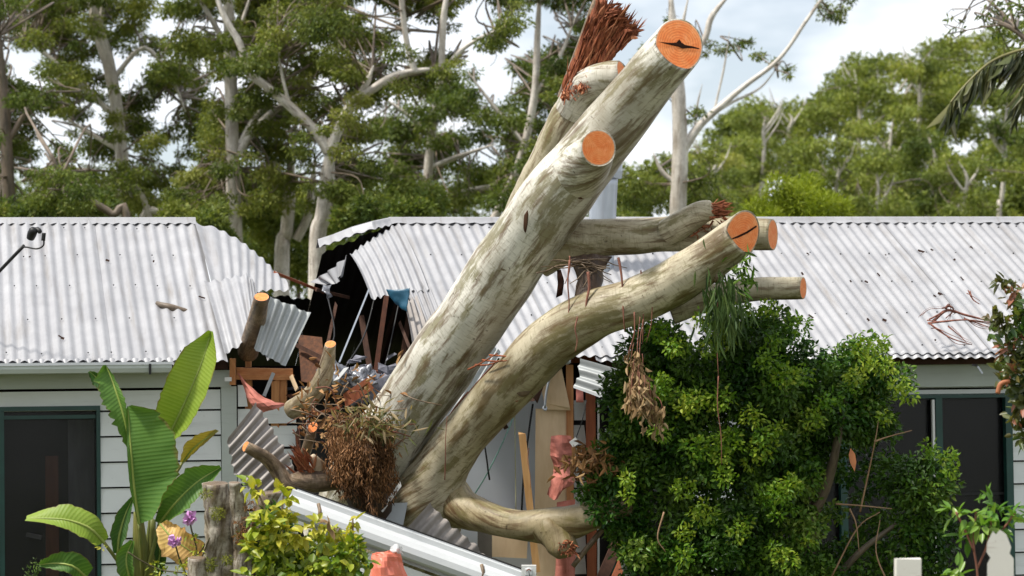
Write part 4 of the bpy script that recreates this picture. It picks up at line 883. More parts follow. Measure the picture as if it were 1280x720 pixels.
# cables
for pts, mt, r, lab in (([(588, 556, 20.02), (606, 548, 19.92), (622, 530, 19.92), (627, 510, 20.02), (630, 495, 20.12)], CABLE, .007, 'black cable looping in front of the grey inner wall'),
                        ([(592, 620, 20.02), (610, 590, 19.92), (632, 545, 19.92), (646, 510, 20.02)], plain('green_cable', (.10, .22, .18), (.16, .30, .25), 4, .5), .005, 'thin green cable stretched across the grey inner wall'),
                        ([(643, 500, 20.02), (644, 560, 19.97), (645, 640, 19.92)], plain('yellow_cable', (.30, .30, .16), (.38, .38, .22), 4, .5), .004, 'thin pale cable hanging straight down the inner wall'),
                        ([(652, 640, 20.12), (655, 590, 20.12), (661, 540, 20.17), (666, 505, 20.22)], CABLE, .008, 'black cable behind the leaning yellow stud'),
                        ([(716, 447, 19.92), (705, 448, 19.82), (690, 465, 19.82), (683, 490, 19.82), (681, 510, 19.82)], STEEL, .008, 'grey conduit bowed over the top of the plywood'),
                        ([(733, 500, 19.92), (728, 525, 19.87), (721, 545, 19.87), (720, 550, 19.87)], CABLE, .004, 'black cord hanging down the narrow grey boards')):
    o = wire('cable', pts, mt, None, r=r); tag(o, lab, 'cable')
o = mk('socket_plug', *beamd(P(714, 556, 19.87), P(722, 550, 19.87), .045, .03), PALE); tag(o, 'small white plug hanging in front of the narrow grey boards', 'plug')
o = limb('light_fitting', [(681, 509, 19.87, 2.5), (681, 511, 19.84, 3.5), (682, 513, 19.82, 1.5)], STEEL, None, seg=10, sub=2, amp=.4, fs=20); tag(o, 'dented silver light fitting on the plywood top corner', 'light fitting')
o = limb('light_cup', [(708, 444, 19.5, 3), (708, 448, 19.5, 5), (709, 454, 19.5, 5)], STEEL, None, seg=10, sub=2, amp=0); tag(o, 'small grey metal cup above the orange stud', 'fitting')

# ------------------------------------------------------------------ fallen eave : gutter, fascia, board
fe = empty('fallen_eave', P(500, 700, 17.8)); tag(fe, 'fallen white gutter with its fascia sloping down to the lower right', 'gutter')
a, b = P(366, 613, 17.95), P(668, 722, 17.75); t = nrm(b-a); upn = nrm(np.cross(t, FW)); upn = upn if upn[2] > 0 else -upn; fr = nrm(np.cross(upn, t)); fr = fr if fr@FW < 0 else -fr
prof = [(.00, .085), (.012, .092), (.02, .085), (.022, .055), (.055, .035), (.078, .005), (.082, -.03), (.07, -.06), (.035, -.078), (0, -.08), (0, -.07), (.03, -.068), (.06, -.052), (.07, -.03), (.066, .002), (.045, .028), (.01, .05)]
V, Fc = extr(prof, lambda p, q: a+fr*p+upn*(q-.08), lambda p, q: b+fr*p+upn*(q-.08)); mk('gutter', V, Fc, WHITE, fe)
V, Fc = beamd(a-upn*.085-fr*.03+t*.02, b-upn*.085-fr*.03, .20, .02, upn); mk('fascia', V, Fc, WHITE, fe)
V, Fc = beamd(a-upn*.30+fr*.015+t*.25, b-upn*.30+fr*.015, .20, .022, upn); mk('weatherboard', V, Fc, BOARD, fe)
V, Fc = beamd(a-upn*.30+fr*.0+t*.25-upn*.2, b-upn*.5+fr*.0, .19, .022, upn); mk('weatherboard', V, Fc, BOARD, fe)
V, Fc = beamd(a+upn*.012-fr*.05, b+upn*.012-fr*.05, .02, .04, upn); mk('dark_edge', V, Fc, CABLE, fe)
for x, y in ((398, 640), (602, 716)): wire('twig', [(x, y-10, 17.75), (x+2, y, 17.72), (x-1, y+9, 17.72)], BARK_B, fe, r=.012)
ou = empty('meter_box', P(661, 735, 17.6)); tag(ou, 'small white meter box with a dial at the end of the fallen gutter', 'meter')
V, Fc = beamd(P(661, 742, 17.6), P(661, 706.5, 17.6), .088, .05); mk('case', V, Fc, PALE, ou)
cloth('dial', [[(656.5, 711, 17.57), (661, 709.5, 17.57), (665.5, 711, 17.57)], [(656.5, 720, 17.57), (661, 721, 17.57), (665.5, 720, 17.57)]], WHITE, ou, amp=0, thick=.004)
wire('dial_mark', [(658, 714, 17.56), (661, 711.5, 17.56), (664, 714, 17.56)], SPLIT, ou, r=.003); wire('needle', [(662, 720, 17.56), (661, 714, 17.56)], CABLE, ou, r=.002)
sb = empty('salmon_wrap', P(487, 735, 17.4)); tag(sb, 'crumpled salmon plastic wrap bundle in front of the fallen gutter', 'plastic wrap')
cloth('sheet', [[(467, 692, 17.40), (478, 690, 17.36), (488, 687, 17.38), (500, 685, 17.42)], [(465, 704, 17.40), (477, 702, 17.33), (490, 701, 17.36), (504, 703, 17.42)], [(460, 740, 17.40), (476, 740, 17.30), (494, 740, 17.34), (513, 740, 17.42)]], SALMON, sb, amp=.02, fs=15, sub=4, thick=.003, crease=True)
cloth('clear_film', [[(489, 684, 17.38), (495, 682, 17.34), (501, 685, 17.4)], [(490, 691, 17.3), (496, 690, 17.27), (502, 694, 17.36)]], FILM, sb, amp=.03, fs=14, sub=6)
# loose tatter of white cloth by the bush foot
o = cloth('white_tatter', [[(781, 668, 18.2), (790, 668, 18.2)], [(779, 690, 18.15), (789, 688, 18.15)], [(776, 706, 18.15), (790, 708, 18.15)], [(783, 722, 18.15), (788, 722, 18.15)]], PALE, amp=.02, fs=12); tag(o, 'ragged white sliver standing at the foot of the bush', 'tatter')
# bark and twigs lying on the roofs
o = limb('bark_piece', [(196, 379, 20.35, 2.5), (208, 383, 20.3, 4.5), (222, 386, 20.3, 4), (239, 390, 20.3, 1.5)], BARK_DK, None, seg=10, sub=4, amp=.3, fs=14); tag(o, 'gnarled strip of bark lying on the left roof', 'bark')
PINKBARK = plain('pinkish_bark', (.10, .035, .025), (.32, .13, .09), 14, .7, .3, (3, 3, 3), .5)
bb = empty('bark_bundle', P(1190, 400, 20.4)); tag(bb, 'bundle of long red-brown bark strips on the right roof', 'bark')
for pts, r in (([(1166, 402, 20.55), (1184, 388, 20.5), (1205, 393, 20.5), (1240, 402, 20.5)], .022), ([(1160, 404, 20.5), (1180, 402, 20.45), (1210, 400, 20.45), (1250, 405, 20.5)], .016), ([(1163, 405, 20.45), (1176, 415, 20.4), (1192, 424, 20.35), (1215, 431, 20.35)], .014), ([(1182, 386, 20.5), (1186, 382, 20.48), (1192, 388, 20.5), (1182, 398, 20.5)], .016), ([(1185, 408, 20.45), (1200, 420, 20.4), (1208, 428, 20.35)], .009), ([(1150, 395, 20.55), (1164, 386, 20.55), (1186, 386, 20.52)], .005), ([(1212, 364, 20.7), (1216, 374, 20.68), (1224, 380, 20.65)], .014), ([(1205, 398, 20.5), (1225, 405, 20.5), (1245, 412, 20.45)], .012)):
    wire('bark_strip', pts, PINKBARK, bb, r=r*.55, taper=.4, seg=6)
    for q in range(2): wire('bark_strip', [(x+random.gauss(0, 2.5), y+random.gauss(0, 2.5), d) for x, y, d in pts], PINKBARK, bb, r=r*.28, taper=.4, seg=5)
lit = []
for i in range(26):
    x, y = (random.uniform(960, 1235), random.uniform(285, 425)) if i % 4 else (random.uniform(20, 250), random.uniform(300, 430))
    c = roofpt(x, y, .02); an = random.uniform(.2, 1.0); L = random.uniform(.008, .05)*(1.6 if i % 7 == 0 else 1)
    lit.append(beamd(c, c+RT*L*math.cos(an)-UP*L*math.sin(an), random.uniform(.006, .018), .006))
o = mk('roof_litter', *join(lit), DARKWOOD); o['kind'] = 'stuff'; tag(o, 'dark bark and leaf litter scattered on the iron roof', 'litter')
# satellite dish arm at the left edge
ds = empty('satellite_dish', roofpt(-60, 380)); tag(ds, 'dark satellite dish arm reaching over the left roof', 'satellite dish')
wire('arm', [(-62, 392, 19.6), (-20, 358, 19.4), (30, 307, 19.2)], CABLE, ds, r=.012)
wire('arm', [(-62, 392, 19.6), (-70, 380, 20.0), (-66, 372, 20.6)], STEEL, ds, r=.02)
limb('receiver', [(38, 298, 19.2, 5), (40, 292, 19.18, 6), (43, 287, 19.16, 5)], CABLE, ds, seg=12, sub=2, amp=0)
limb('receiver', [(38, 289, 19.2, 4), (47, 287, 19.18, 3.5), (50, 290, 19.16, 3)], CABLE, ds, seg=10, sub=2, amp=0)
wire('plug', [(55, 291, 19.15), (54, 301, 19.15)], CABLE, ds, r=.014)
wire('cable', [(55, 300, 19.15), (54, 307, 19.15), (46, 311, 19.15), (34, 309, 19.18), (28, 309, 19.2)], CABLE, ds, r=.006)
Vd = []; Fd = []
dc = P(-85, 350, 19.9); dn = nrm(P(45, 290, 19.1)-dc); d1 = nrm(np.cross(dn, UP)); d2 = np.cross(dn, d1)
for j in range(5):
    for k in range(20):
        rr = .3*j/4; Vd.append(dc+d1*rr*math.cos(k*math.pi/10)+d2*rr*math.sin(k*math.pi/10)+dn*(rr*rr*.9))
Fd = [(j*20+k, j*20+(k+1) % 20, (j+1)*20+(k+1) % 20, (j+1)*20+k) for j in range(4) for k in range(20)]
mk('reflector', Vd, Fd, STEEL, ds, smooth=True)

# ------------------------------------------------------------------ garden plants
def clumps(name, specs, per, L, Wd, mat, parent, depth, dspread, up=.5, hexl=True, droop=.15, fold=.22, dens=1.0, surf=2.6, facing=.35, mean=.45):
    """specs: (px, py, radius px[, depth offset]) leaf clumps with real depth"""
    Ps, Ds, Ns, Rn = [], [], [], []
    for s in specs:
        x, y, r = s[:3]; d = depth+(s[3] if len(s) > 3 else random.uniform(-dspread, dspread)); c = P(x, y, d); rm = r/F*d
        n = max(8, int(per*(r/30.0)**2*dens)); v = inball(n, surf)
        Ps.append(c+v*np.array([1, .9, .85])*rm*rng.uniform(.85, 1.15, (n, 1)))
        Ds.append(v*.8+rng.normal(size=(n, 3))*.55+np.array([0, 0, -.12])); Ns.append(v*.5+np.array([0, 0, up])-FW*facing+rng.normal(size=(n, 3))*.45)
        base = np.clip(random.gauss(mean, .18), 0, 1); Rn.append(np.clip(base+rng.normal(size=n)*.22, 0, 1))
    Ps, Ds, Ns, Rn = map(np.concatenate, (Ps, Ds, Ns, Rn)); N = len(Ps)
    return leaves(name, Ps, Ds, Ns, rng.uniform(L[0], L[1], N), rng.uniform(Wd[0], Wd[1], N), mat, parent, hexl=hexl, rnd=Rn, droop=droop, fold=fold)

# --- big glossy bush
bush = empty('glossy_bush', P(960, 990, 17.9)); bush.location.z = 0.0
tag(bush, 'large dense dark green glossy-leaved bush in front of the right window', 'bush')
sp = []
poly = [(752, 590), (762, 520), (775, 455), (812, 415), (870, 405), (930, 392), (985, 402), (1012, 432), (1050, 452), (1085, 432), (1118, 462), (1128, 500), (1118, 545), (1090, 560), (1040, 560), (1010, 590), (1020, 640), (1050, 700), (1045, 740), (800, 740), (795, 690), (745, 640)]
def inpoly(x, y, pg):
    c = False; j = len(pg)-1
    for i in range(len(pg)):
        xi, yi = pg[i]; xj, yj = pg[j]
        if (yi > y) != (yj > y) and x < (xj-xi)*(y-yi)/(yj-yi)+xi: c = not c
        j = i
    return c
while len(sp) < 235:
    x, y = random.uniform(740, 1130), random.uniform(390, 740)
    if inpoly(x, y, poly):
        r = random.uniform(17, 34); e = min(abs(x-750), abs(1125-x))/190.0
        sp.append((x, y, r, -random.uniform(-.1, .75)*min(1, max(.1, e))+.15))
sp += [(740, 615, 22, 0), (760, 640, 24, -.1), (752, 590, 18, 0), (775, 600, 22, -.1), (800, 690, 24, -.2), (1150, 590, 28, -.1), (1175, 580, 22, -.1), (1185, 605, 18, 0), (1160, 630, 26, -.1), (1130, 620, 24, 0), (1140, 660, 26, -.1), (1165, 670, 20, 0), (1150, 700, 26, 0), (1110, 600, 18, .1), (1100, 690, 24, .1), (1080, 715, 24, 0), (1175, 640, 16, -.1), (1120, 720, 22, 0), (1170, 715, 16, 0), (1112, 540, 16, .1), (1060, 470, 26, 0), (1085, 500, 24, .05), (1100, 470, 24, 0), (1050, 520, 20, .1), (1080, 540, 18, .1), (1035, 480, 26, 0), (1125, 590, 24, 0), (1145, 620, 28, -.15), (1170, 610, 24, -.1), (1160, 655, 26, -.1), (1130, 690, 28, -.05), (1105, 650, 20, .1), (1175, 690, 20, 0), (1060, 690, 26, .1), (1085, 660, 18, .15), (1188, 660, 12, 0), (1030, 700, 26, .1), (1060, 560, 14, .25), (1075, 620, 14, .25), (1045, 640, 16, .2), (1095, 610, 14, .2), (1060, 600, 12, .25), (1085, 575, 12, .2), (1115, 575, 16, .1), (1090, 590, 14, .2), (1055, 590, 14, .2), (1040, 570, 16, .1)]
clumps('crown', sp, 430, (.026, .048), (.014, .026), LF_BUSH, bush, 17.9, .4)
tips = [(random.choice(sp)[0]+random.uniform(-20, 20), 0) for i in range(1)]
tp = [(825, 415, 14), (880, 400, 16), (930, 388, 14), (960, 385, 14), (1000, 405, 16), (1075, 435, 14), (1100, 432, 16), (1125, 480, 14), (1135, 495, 12), (905, 420, 18), (850, 430, 16), (960, 450, 18), (900, 500, 20), (1000, 470, 16), (870, 560, 20), (950, 560, 20), (1160, 560, 12), (1185, 570, 12), (1190, 590, 10), (960, 620, 18), (880, 640, 18), (830, 480, 14), (940, 520, 16), (1070, 470, 14), (1040, 500, 14)]
tp += [(x_, y_, random.uniform(9, 17)) for x_, y_ in [(random.uniform(780, 1110), random.uniform(405, 700)) for q in range(48)] if inpoly(x_, y_, poly)]
clumps('new_growth', [(x, y, r, -.5-.25*random.random()) for x, y, r in tp], 330, (.022, .042), (.012, .022), m_leaf('young_bush_leaf', [(0, (.06, .16, .010)), (.5, (.14, .26, .016)), (1, (.30, .36, .04))], .4, .2, .35), bush, 17.9, .2)
for i, pts in enumerate(([(1008, 760, 18, 14), (1010, 660, 18, 12), (1005, 560, 18, 9), (985, 480, 18, 5)], [(1008, 660, 18, 9), (1035, 600, 17.9, 7), (1048, 545, 17.8, 5), (1060, 480, 17.8, 3)], [(940, 760, 18, 10), (930, 640, 18, 8), (900, 540, 18, 5)], [(860, 760, 18, 9), (850, 640, 18, 7), (820, 540, 18, 4)], [(1030, 740, 17.9, 5), (1075, 690, 17.8, 4), (1120, 655, 17.8, 2.5)])):
    limb('trunk' if i == 0 else 'branch', pts, BARK_DK, bush, seg=10, sub=5, amp=.1)
for pts in ([(1075, 640, 17.5), (1088, 580, 17.45), (1095, 545, 17.4), (1099, 520, 17.4)], [(1093, 552, 17.4), (1110, 546, 17.4), (1140, 538, 17.4)], [(1045, 630, 17.5), (1075, 632, 17.45), (1115, 636, 17.45)], [(1062, 636, 17.5), (1070, 655, 17.5), (1074, 690, 17.5)], [(1040, 720, 17.6), (1072, 660, 17.6), (1100, 640, 17.6)], [(1110, 730, 17.5), (1095, 690, 17.5), (1100, 650, 17.5)], [(830, 640, 17.3), (822, 672, 17.3), (832, 690, 17.3)]):
    wire('twig', pts, plain('tan_twig', (.24, .14, .08), (.36, .22, .13), 8, .7), bush, r=.006, taper=.4)
for x, y, a in ((1063, 575, 1.3), (1081, 538, .2), (1040, 612, .4)):
    n = 1; leaves('dead_leaf', np.array([P(x, y-14, 17.2)]*n)+rng.normal(size=(n, 3))*.01, np.array([[.15, -.1, -1]]*n), np.array([-FW]*n), .14, .045, plain('orange_dead_leaf', (.34, .12, .045), (.46, .19, .08), 9, .6), bush) if x == 1063 else None
n = 220; pos = np.array([P(random.gauss(738, 16), random.gauss(578, 9), 17.9+random.gauss(0, .1)) for i in range(n)])
leaves('withered_leaves', pos, rng.normal(size=(n, 3))+np.array([.3, 0, -.3]), rng.normal(size=(n, 3)), rng.uniform(.05, .10, n), rng.uniform(.012, .03, n), LF_DEAD, bush, fold=.6)

# --- stump with yellow-green shrub
st = empty('lichen_stump', P(285, 740, 16.6)); st.location.z = .35
tag(st, 'grey lichen-covered forked stump in front of the left wall', 'stump')
limb('stem', [(282, 800, 16.6, 26), (280, 720, 16.6, 24), (275, 660, 16.55, 20), (269, 604, 16.5, 16)], LICHEN, st, seg=36, sub=12, amp=.22, fs=13, end='cut', cutn=nrm(UP-FW*.12), cutmat=BARK_B, seed=2)
limb('stem', [(310, 770, 16.5, 18), (306, 700, 16.5, 15), (300, 650, 16.45, 11), (293, 603, 16.4, 8)], LICHEN, st, seg=28, sub=12, amp=.24, fs=15, end='cut', cutn=nrm(UP-FW*.12), cutmat=BARK_B, seed=3)
limb('stem', [(338, 760, 16.6, 14), (330, 700, 16.6, 13), (326, 650, 16.6, 12), (340, 615, 16.6, 11)], LICHEN, st, seg=24, sub=10, amp=.25, fs=15, end='cut', cutn=nrm(UP-FW*.1), cutmat=BARK_B, seed=5)
limb('stem', [(246, 760, 16.3, 13), (246, 720, 16.3, 12), (246, 697, 16.3, 11)], LICHEN, st, seg=14, sub=4, amp=.15, fs=11, end='cut', cutn=nrm(UP-FW*.1), cutmat=BARK_B, seed=6)
clumps('moss', [(257, 618, 8, -.12), (272, 642, 10, -.14), (262, 705, 10, -.2), (300, 668, 6, -.1), (284, 700, 8, -.1)], 2600, (.008, .02), (.003, .006), LF_MOSS, st, 16.5, .02)
clumps('dry_moss', [(306, 655, 12, -.1), (302, 672, 10, -.12), (312, 632, 7, -.1)], 1500, (.012, .03), (.004, .008), LF_DEAD, st, 16.5, .02)
ys = empty('yellow_green_shrub', P(380, 790, 16.5)); ys.location.z = .4
tag(ys, 'yellow-green leafy shrub sprouting over the lichen stump', 'shrub')
sp = [(318, 607, 11), (312, 600, 7), (352, 608, 6), (358, 620, 7), (335, 632, 12), (330, 650, 22), (345, 665, 24), (355, 640, 18), (325, 690, 22), (350, 700, 26), (385, 690, 24), (395, 655, 14), (410, 668, 18), (430, 668, 16), (440, 690, 18), (420, 700, 22), (450, 705, 14), (380, 720, 26), (425, 725, 26), (340, 735, 26), (370, 665, 16), (440, 648, 6), (310, 675, 10), (315, 720, 14), (450, 680, 10)]
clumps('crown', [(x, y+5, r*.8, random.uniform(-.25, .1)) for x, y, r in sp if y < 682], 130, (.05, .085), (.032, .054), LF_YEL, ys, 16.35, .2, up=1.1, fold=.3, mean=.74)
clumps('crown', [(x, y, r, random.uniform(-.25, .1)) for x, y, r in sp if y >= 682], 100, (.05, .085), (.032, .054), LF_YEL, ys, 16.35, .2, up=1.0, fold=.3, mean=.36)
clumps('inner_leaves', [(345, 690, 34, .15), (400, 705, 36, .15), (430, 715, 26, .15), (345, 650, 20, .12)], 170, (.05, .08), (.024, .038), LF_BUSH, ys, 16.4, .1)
for pts in ([(345, 760, 16.5), (340, 690, 16.45), (332, 640, 16.4), (316, 602, 16.35)], [(390, 760, 16.5), (400, 700, 16.45), (425, 660, 16.4)], [(360, 740, 16.5), (352, 660, 16.4), (355, 612, 16.4)], [(430, 740, 16.4), (440, 690, 16.4), (441, 648, 16.35)]): wire('branch', pts, BARK_B, ys, r=.012, taper=.4)
n = 6; leaves('withered_leaves', np.array([P(412+random.gauss(0, 5), 662+random.gauss(0, 6), 16.05) for i in range(n)]), rng.normal(size=(n, 3)), rng.normal(size=(n, 3))-FW, .07, .03, LF_TAN, ys)

# --- banana plant
ban = empty('banana_plant', P(180, 800, 17.3)); ban.location.z = .1
tag(ban, 'banana plant with big paddle leaves in front of the left wall', 'banana plant')
def blade(rib, wl_, wr_, mat, foldl=.03, foldr=.03, parent=ban, tear=.3, petiole=None, ribr=.010, wav=.008, seed=0.0):
    c = catmull(np.array([P(*p) for p in rib]), 8); n = len(c); V, uv = [], []
    T = np.gradient(c, axis=0); T /= np.linalg.norm(T, axis=1)[:, None]
    k = np.linspace(0, 1, n); dm = rib[0][2]
    lw = np.interp(k, np.linspace(0, 1, len(wl_)), wl_)/F*dm; rw = np.interp(k, np.linspace(0, 1, len(wr_)), wr_)/F*dm
    m_ = 6; L = 0
    for i in range(n):
        s = nrm(np.cross(FW, T[i]))
        if i: L += np.linalg.norm(c[i]-c[i-1])
        for j in range(-m_, m_+1):
            f = j/m_; w_ = rw[i] if f > 0 else lw[i]; fo = foldr if f > 0 else foldl
            tz = wav*mnoise.noise(Vector((L*9+seed, f*1.5, seed)))*abs(f)*2
            tr = 0
            if tear and abs(f) > .3: tr = tear*mnoise.noise(Vector((L*38+seed, 3, seed)))*(abs(f)-.3)
            V.append(c[i]+s*(w_*f)*(1+tr)-FW*(fo*(abs(f)**1.4)+tz)+T[i]*abs(f)*w_*.25); uv.append((L+abs(f)*.05, f))
    M = 2*m_+1
    Fc = [(i*M+j, i*M+j+1, (i+1)*M+j+1, (i+1)*M+j) for i in range(n-1) for j in range(M-1)]
    lf = mk('leaf', V, Fc, mat, parent, smooth=True, uv=uv)
    rr = np.concatenate([c, np.linspace(ribr, ribr*.25, n)[:, None]], 1)[::3]
    V, Fq, uvv, _ = tubedata(rr, 6); mk('midrib', V, Fq, RIB, lf, smooth=True)
    if petiole: wire('petiole', petiole+[rib[0]], STALK, lf, r=ribr*1.35, taper=.75, seg=8)
    return lf
base = (178, 735, 17.25)
# side +: to the right of the direction of growth as seen from the camera
blade([(174, 655, 17.1), (168, 612, 17.08), (164, 565, 17.06), (161, 526, 17.08), (160, 508, 17.1)], [1, 5, 5, 3, 1], [20, 60, 60, 38, 8], BAN, .01, .10, petiole=[base, (177, 690, 17.15)], seed=1)
blade([(163, 560, 17.12), (156, 525, 17.12), (147, 495, 17.14), (138, 470, 17.18), (132, 456, 17.2)], [2, 14, 18, 18, 2], [2, 8, 7, 4, 1], BAN, .06, .02, petiole=[base, (172, 650, 17.15)], tear=.9, seed=2)
blade([(150, 520, 17.2), (136, 495, 17.25), (124, 476, 17.28), (112, 464, 17.3)], [1, 6, 8, 2], [1, 7, 8, 2], BAN_D, .03, .03, tear=1.2, seed=8)
blade([(203, 561, 17.3), (220, 527, 17.25), (238, 488, 17.2), (254, 448, 17.2), (264, 414, 17.25)], [7, 30, 33, 26, 3], [4, 19, 22, 18, 4], BAN_L, .04, .09, petiole=[base, (188, 650, 17.3)], seed=3, tear=.15)
blade([(228, 578, 17.2), (240, 562, 17.15), (256, 549, 17.15), (272, 538, 17.2)], [2, 11, 9, 2], [2, 5, 4, 1], BAN_Y, .07, -.05, petiole=[base, (195, 670, 17.2), (212, 610, 17.2)], seed=4, ribr=.008)
blade([(199, 655, 17.1), (220, 628, 17.0), (247, 602, 17.0), (276, 584, 17.05)], [6, 20, 20, 3], [4, 17, 15, 3], BAN, .05, .06, petiole=[base, (188, 700, 17.15)], seed=5)
blade([(130, 678, 17.0), (112, 660, 16.95), (85, 650, 16.95), (58, 648, 16.97), (33, 648, 17.0)], [9, 14, 10, 5, 2], [8, 16, 19, 11, 3], BAN_L, .05, -.04, petiole=[(165, 735, 17.2), (150, 706, 17.1)], seed=6, tear=.2)
blade([(147, 692, 17.2), (149, 670, 17.2), (156, 645, 17.22), (166, 622, 17.25)], [4, 11, 10, 2], [3, 10, 8, 2], BAN_D, .03, .03, seed=7, petiole=[base, (160, 715, 17.2)])
blade([(108, 722, 16.9), (92, 708, 16.85), (70, 704, 16.87), (50, 706, 16.9)], [10, 10, 8, 2], [16, 18, 12, 3], BAN, .02, .02, seed=9, petiole=[(165, 750, 17.2), (135, 745, 17.0)])
blade([(168, 735, 17.05), (160, 715, 17.0), (158, 695, 17.0), (166, 676, 17.0)], [4, 12, 12, 3], [3, 9, 9, 3], BAN, .03, .03, seed=10)
blade([(192, 735, 17.3), (196, 712, 17.3), (200, 690, 17.3), (196, 672, 17.3)], [3, 8, 9, 2], [3, 10, 9, 2], BAN_D, .03, .03, seed=11)
dead = blade([(200, 655, 16.85), (215, 672, 16.8), (240, 690, 16.78), (272, 712, 16.8)], [10, 20, 20, 10], [8, 22, 22, 12], BAN_P, .03, .03, seed=12, wav=.05, ribr=.007, tear=.3); dead['label'] = 'withered pink and yellow leaf hanging low'
limb('stalk', [(178, 800, 17.3, 17), (177, 720, 17.27, 13), (174, 665, 17.2, 8), (172, 640, 17.18, 5)], STALK, ban, seg=14, sub=5, amp=.06)
limb('stalk', [(188, 780, 17.32, 9), (189, 700, 17.3, 6), (191, 650, 17.3, 4)], STALK, ban, seg=10, sub=4, amp=.05)
# --- pink flowers on a thin stem
fl = empty('pink_flower_plant', P(235, 760, 16.5)); tag(fl, 'thin plant with two small pink flowers beside the stump', 'flower')
for x, y, r in ((237, 647, 8), (219, 676, 7)):
    n = 26; v = inball(n, 1.2); leaves('flower', P(x, y, 16.45)+v*r/F*16.4*.6, v+rng.normal(size=(n, 3))*.3, rng.normal(size=(n, 3))-FW, .035, .032, PETAL, fl, fold=.5)
for pts in ([(245, 740, 16.5), (246, 690, 16.5), (240, 665, 16.48), (237, 650, 16.46)], [(240, 735, 16.5), (225, 700, 16.48), (219, 680, 16.46)], [(236, 740, 16.45), (255, 690, 16.45), (262, 672, 16.45)], [(160, 690, 16.6), (175, 700, 16.6), (200, 712, 16.6), (230, 716, 16.5)], [(230, 705, 16.5), (250, 690, 16.5), (256, 680, 16.5)]): wire('stem', pts, plain('dark_stem', (.05, .045, .02), (.10, .08, .035), 5, .7), fl, r=.005)
clumps('leaves', [(246, 690, 12, 0), (225, 705, 10, 0), (240, 672, 6, 0), (195, 708, 12, 0), (128, 682, 6, 0), (240, 712, 22, 0), (205, 716, 16, 0)], 120, (.02, .04), (.008, .016), LF_YEL, fl, 16.45, .05)
clumps('fine_leaves', [(45, 708, 12, 0), (38, 716, 10, 0)], 300, (.015, .03), (.004, .008), LF_BUSH, fl, 17.0, .05)
# --- right edge shrub, sapling
rsb = empty('red_tipped_shrub', P(1285, 800, 15.5)); rsb.location.z = .4; tag(rsb, 'shrub with red-tipped leaves reaching in at the right edge', 'shrub')
sp = [(1270, 368, 14), (1255, 350, 8), (1285, 385, 16), (1248, 392, 8), (1262, 405, 16), (1240, 400, 7), (1280, 430, 20), (1262, 440, 14), (1275, 465, 18), (1262, 480, 10), (1285, 500, 18), (1270, 520, 12), (1278, 545, 14), (1250, 475, 7), (1300, 420, 30), (1300, 480, 30), (1240, 418, 6), (1258, 462, 10), (1300, 540, 26)]
clumps('crown', [(x, y, r, random.uniform(-.1, .1)) for x, y, r in sp], 190, (.045, .08), (.024, .040), LF_RED, rsb, 15.5, .1)
for pts in ([(1300, 640, 15.5), (1296, 520, 15.5), (1288, 430, 15.5), (1262, 372, 15.5)], [(1295, 470, 15.5), (1270, 450, 15.5), (1250, 400, 15.5)], [(1296, 540, 15.5), (1275, 500, 15.5), (1256, 470, 15.5)], [(1300, 800, 15.5), (1300, 640, 15.5)]): wire('branch', pts, BARK_B, rsb, r=.012, taper=.5)
wire('hanging_pod', [(1262, 476, 15.4), (1251, 480, 15.4), (1247, 492, 15.4)], plain('orange_pod', (.30, .10, .04), (.42, .17, .08), 6, .6), rsb, r=.014)
sap = empty('bright_sapling', P(1215, 800, 14)); sap.location.z = .4; tag(sap, 'small bright green sapling behind the pointed picket', 'sapling')
clumps('crown', [(1235, 630, 12), (1240, 640, 10), (1210, 650, 14), (1225, 660, 14), (1240, 655, 12), (1265, 640, 12), (1195, 640, 10), (1208, 672, 10), (1270, 645, 8), (1200, 718, 8), (1195, 712, 8), (1250, 665, 8)], 95, (.055, .09), (.026, .04), LF_SAP, sap, 14.2, .08, up=.9)
for pts in ([(1225, 800, 14.2), (1222, 720, 14.2), (1217, 680, 14.2), (1220, 640, 14.2)], [(1222, 710, 14.2), (1234, 680, 14.2), (1240, 645, 14.2)], [(1218, 690, 14.2), (1205, 660, 14.2), (1195, 640, 14.2)], [(1234, 682, 14.2), (1255, 660, 14.2), (1268, 642, 14.2)]): wire('stem', pts, STRIP, sap, r=.006)
# --- pickets
pk = empty('picket', P(1250, 990, 12)); pk.location.z = .5; tag(pk, 'weathered white picket with notched pointed top at the right corner', 'fence picket')
out = [(1235, 760), (1234, 705), (1238, 697), (1233, 690), (1234, 678), (1241, 664), (1245, 668), (1250, 662), (1258, 668), (1264, 684), (1262, 692), (1267, 698), (1268, 760)]
V = [P(x, y, 12.0) for x, y in out]+[P(x, y, 12.02) for x, y in out]; n = len(out)
V[0] = P(1235, 1010, 12.0); V[n-1] = P(1270, 1010, 12.0); V[n] = P(1235, 1010, 12.02); V[2*n-1] = P(1270, 1010, 12.02)
mk('board', V, [tuple(range(n)), tuple(range(2*n-1, n-1, -1))]+[(i, n+i, n+(i+1) % n, (i+1) % n) for i in range(n)], PICKET, pk)
pp = empty('fence_post', P(1135, 1010, 12.1)); pp.location.z = .5; tag(pp, 'square-topped white fence post at the bottom right', 'fence post')
V, Fc = beamd(P(1135, 1010, 12.1), P(1135, 699.5, 12.1), .104, .10); V[4:, :] += rng.normal(size=(4, 3))*.003; mk('post', V, Fc, PICKET, pp)

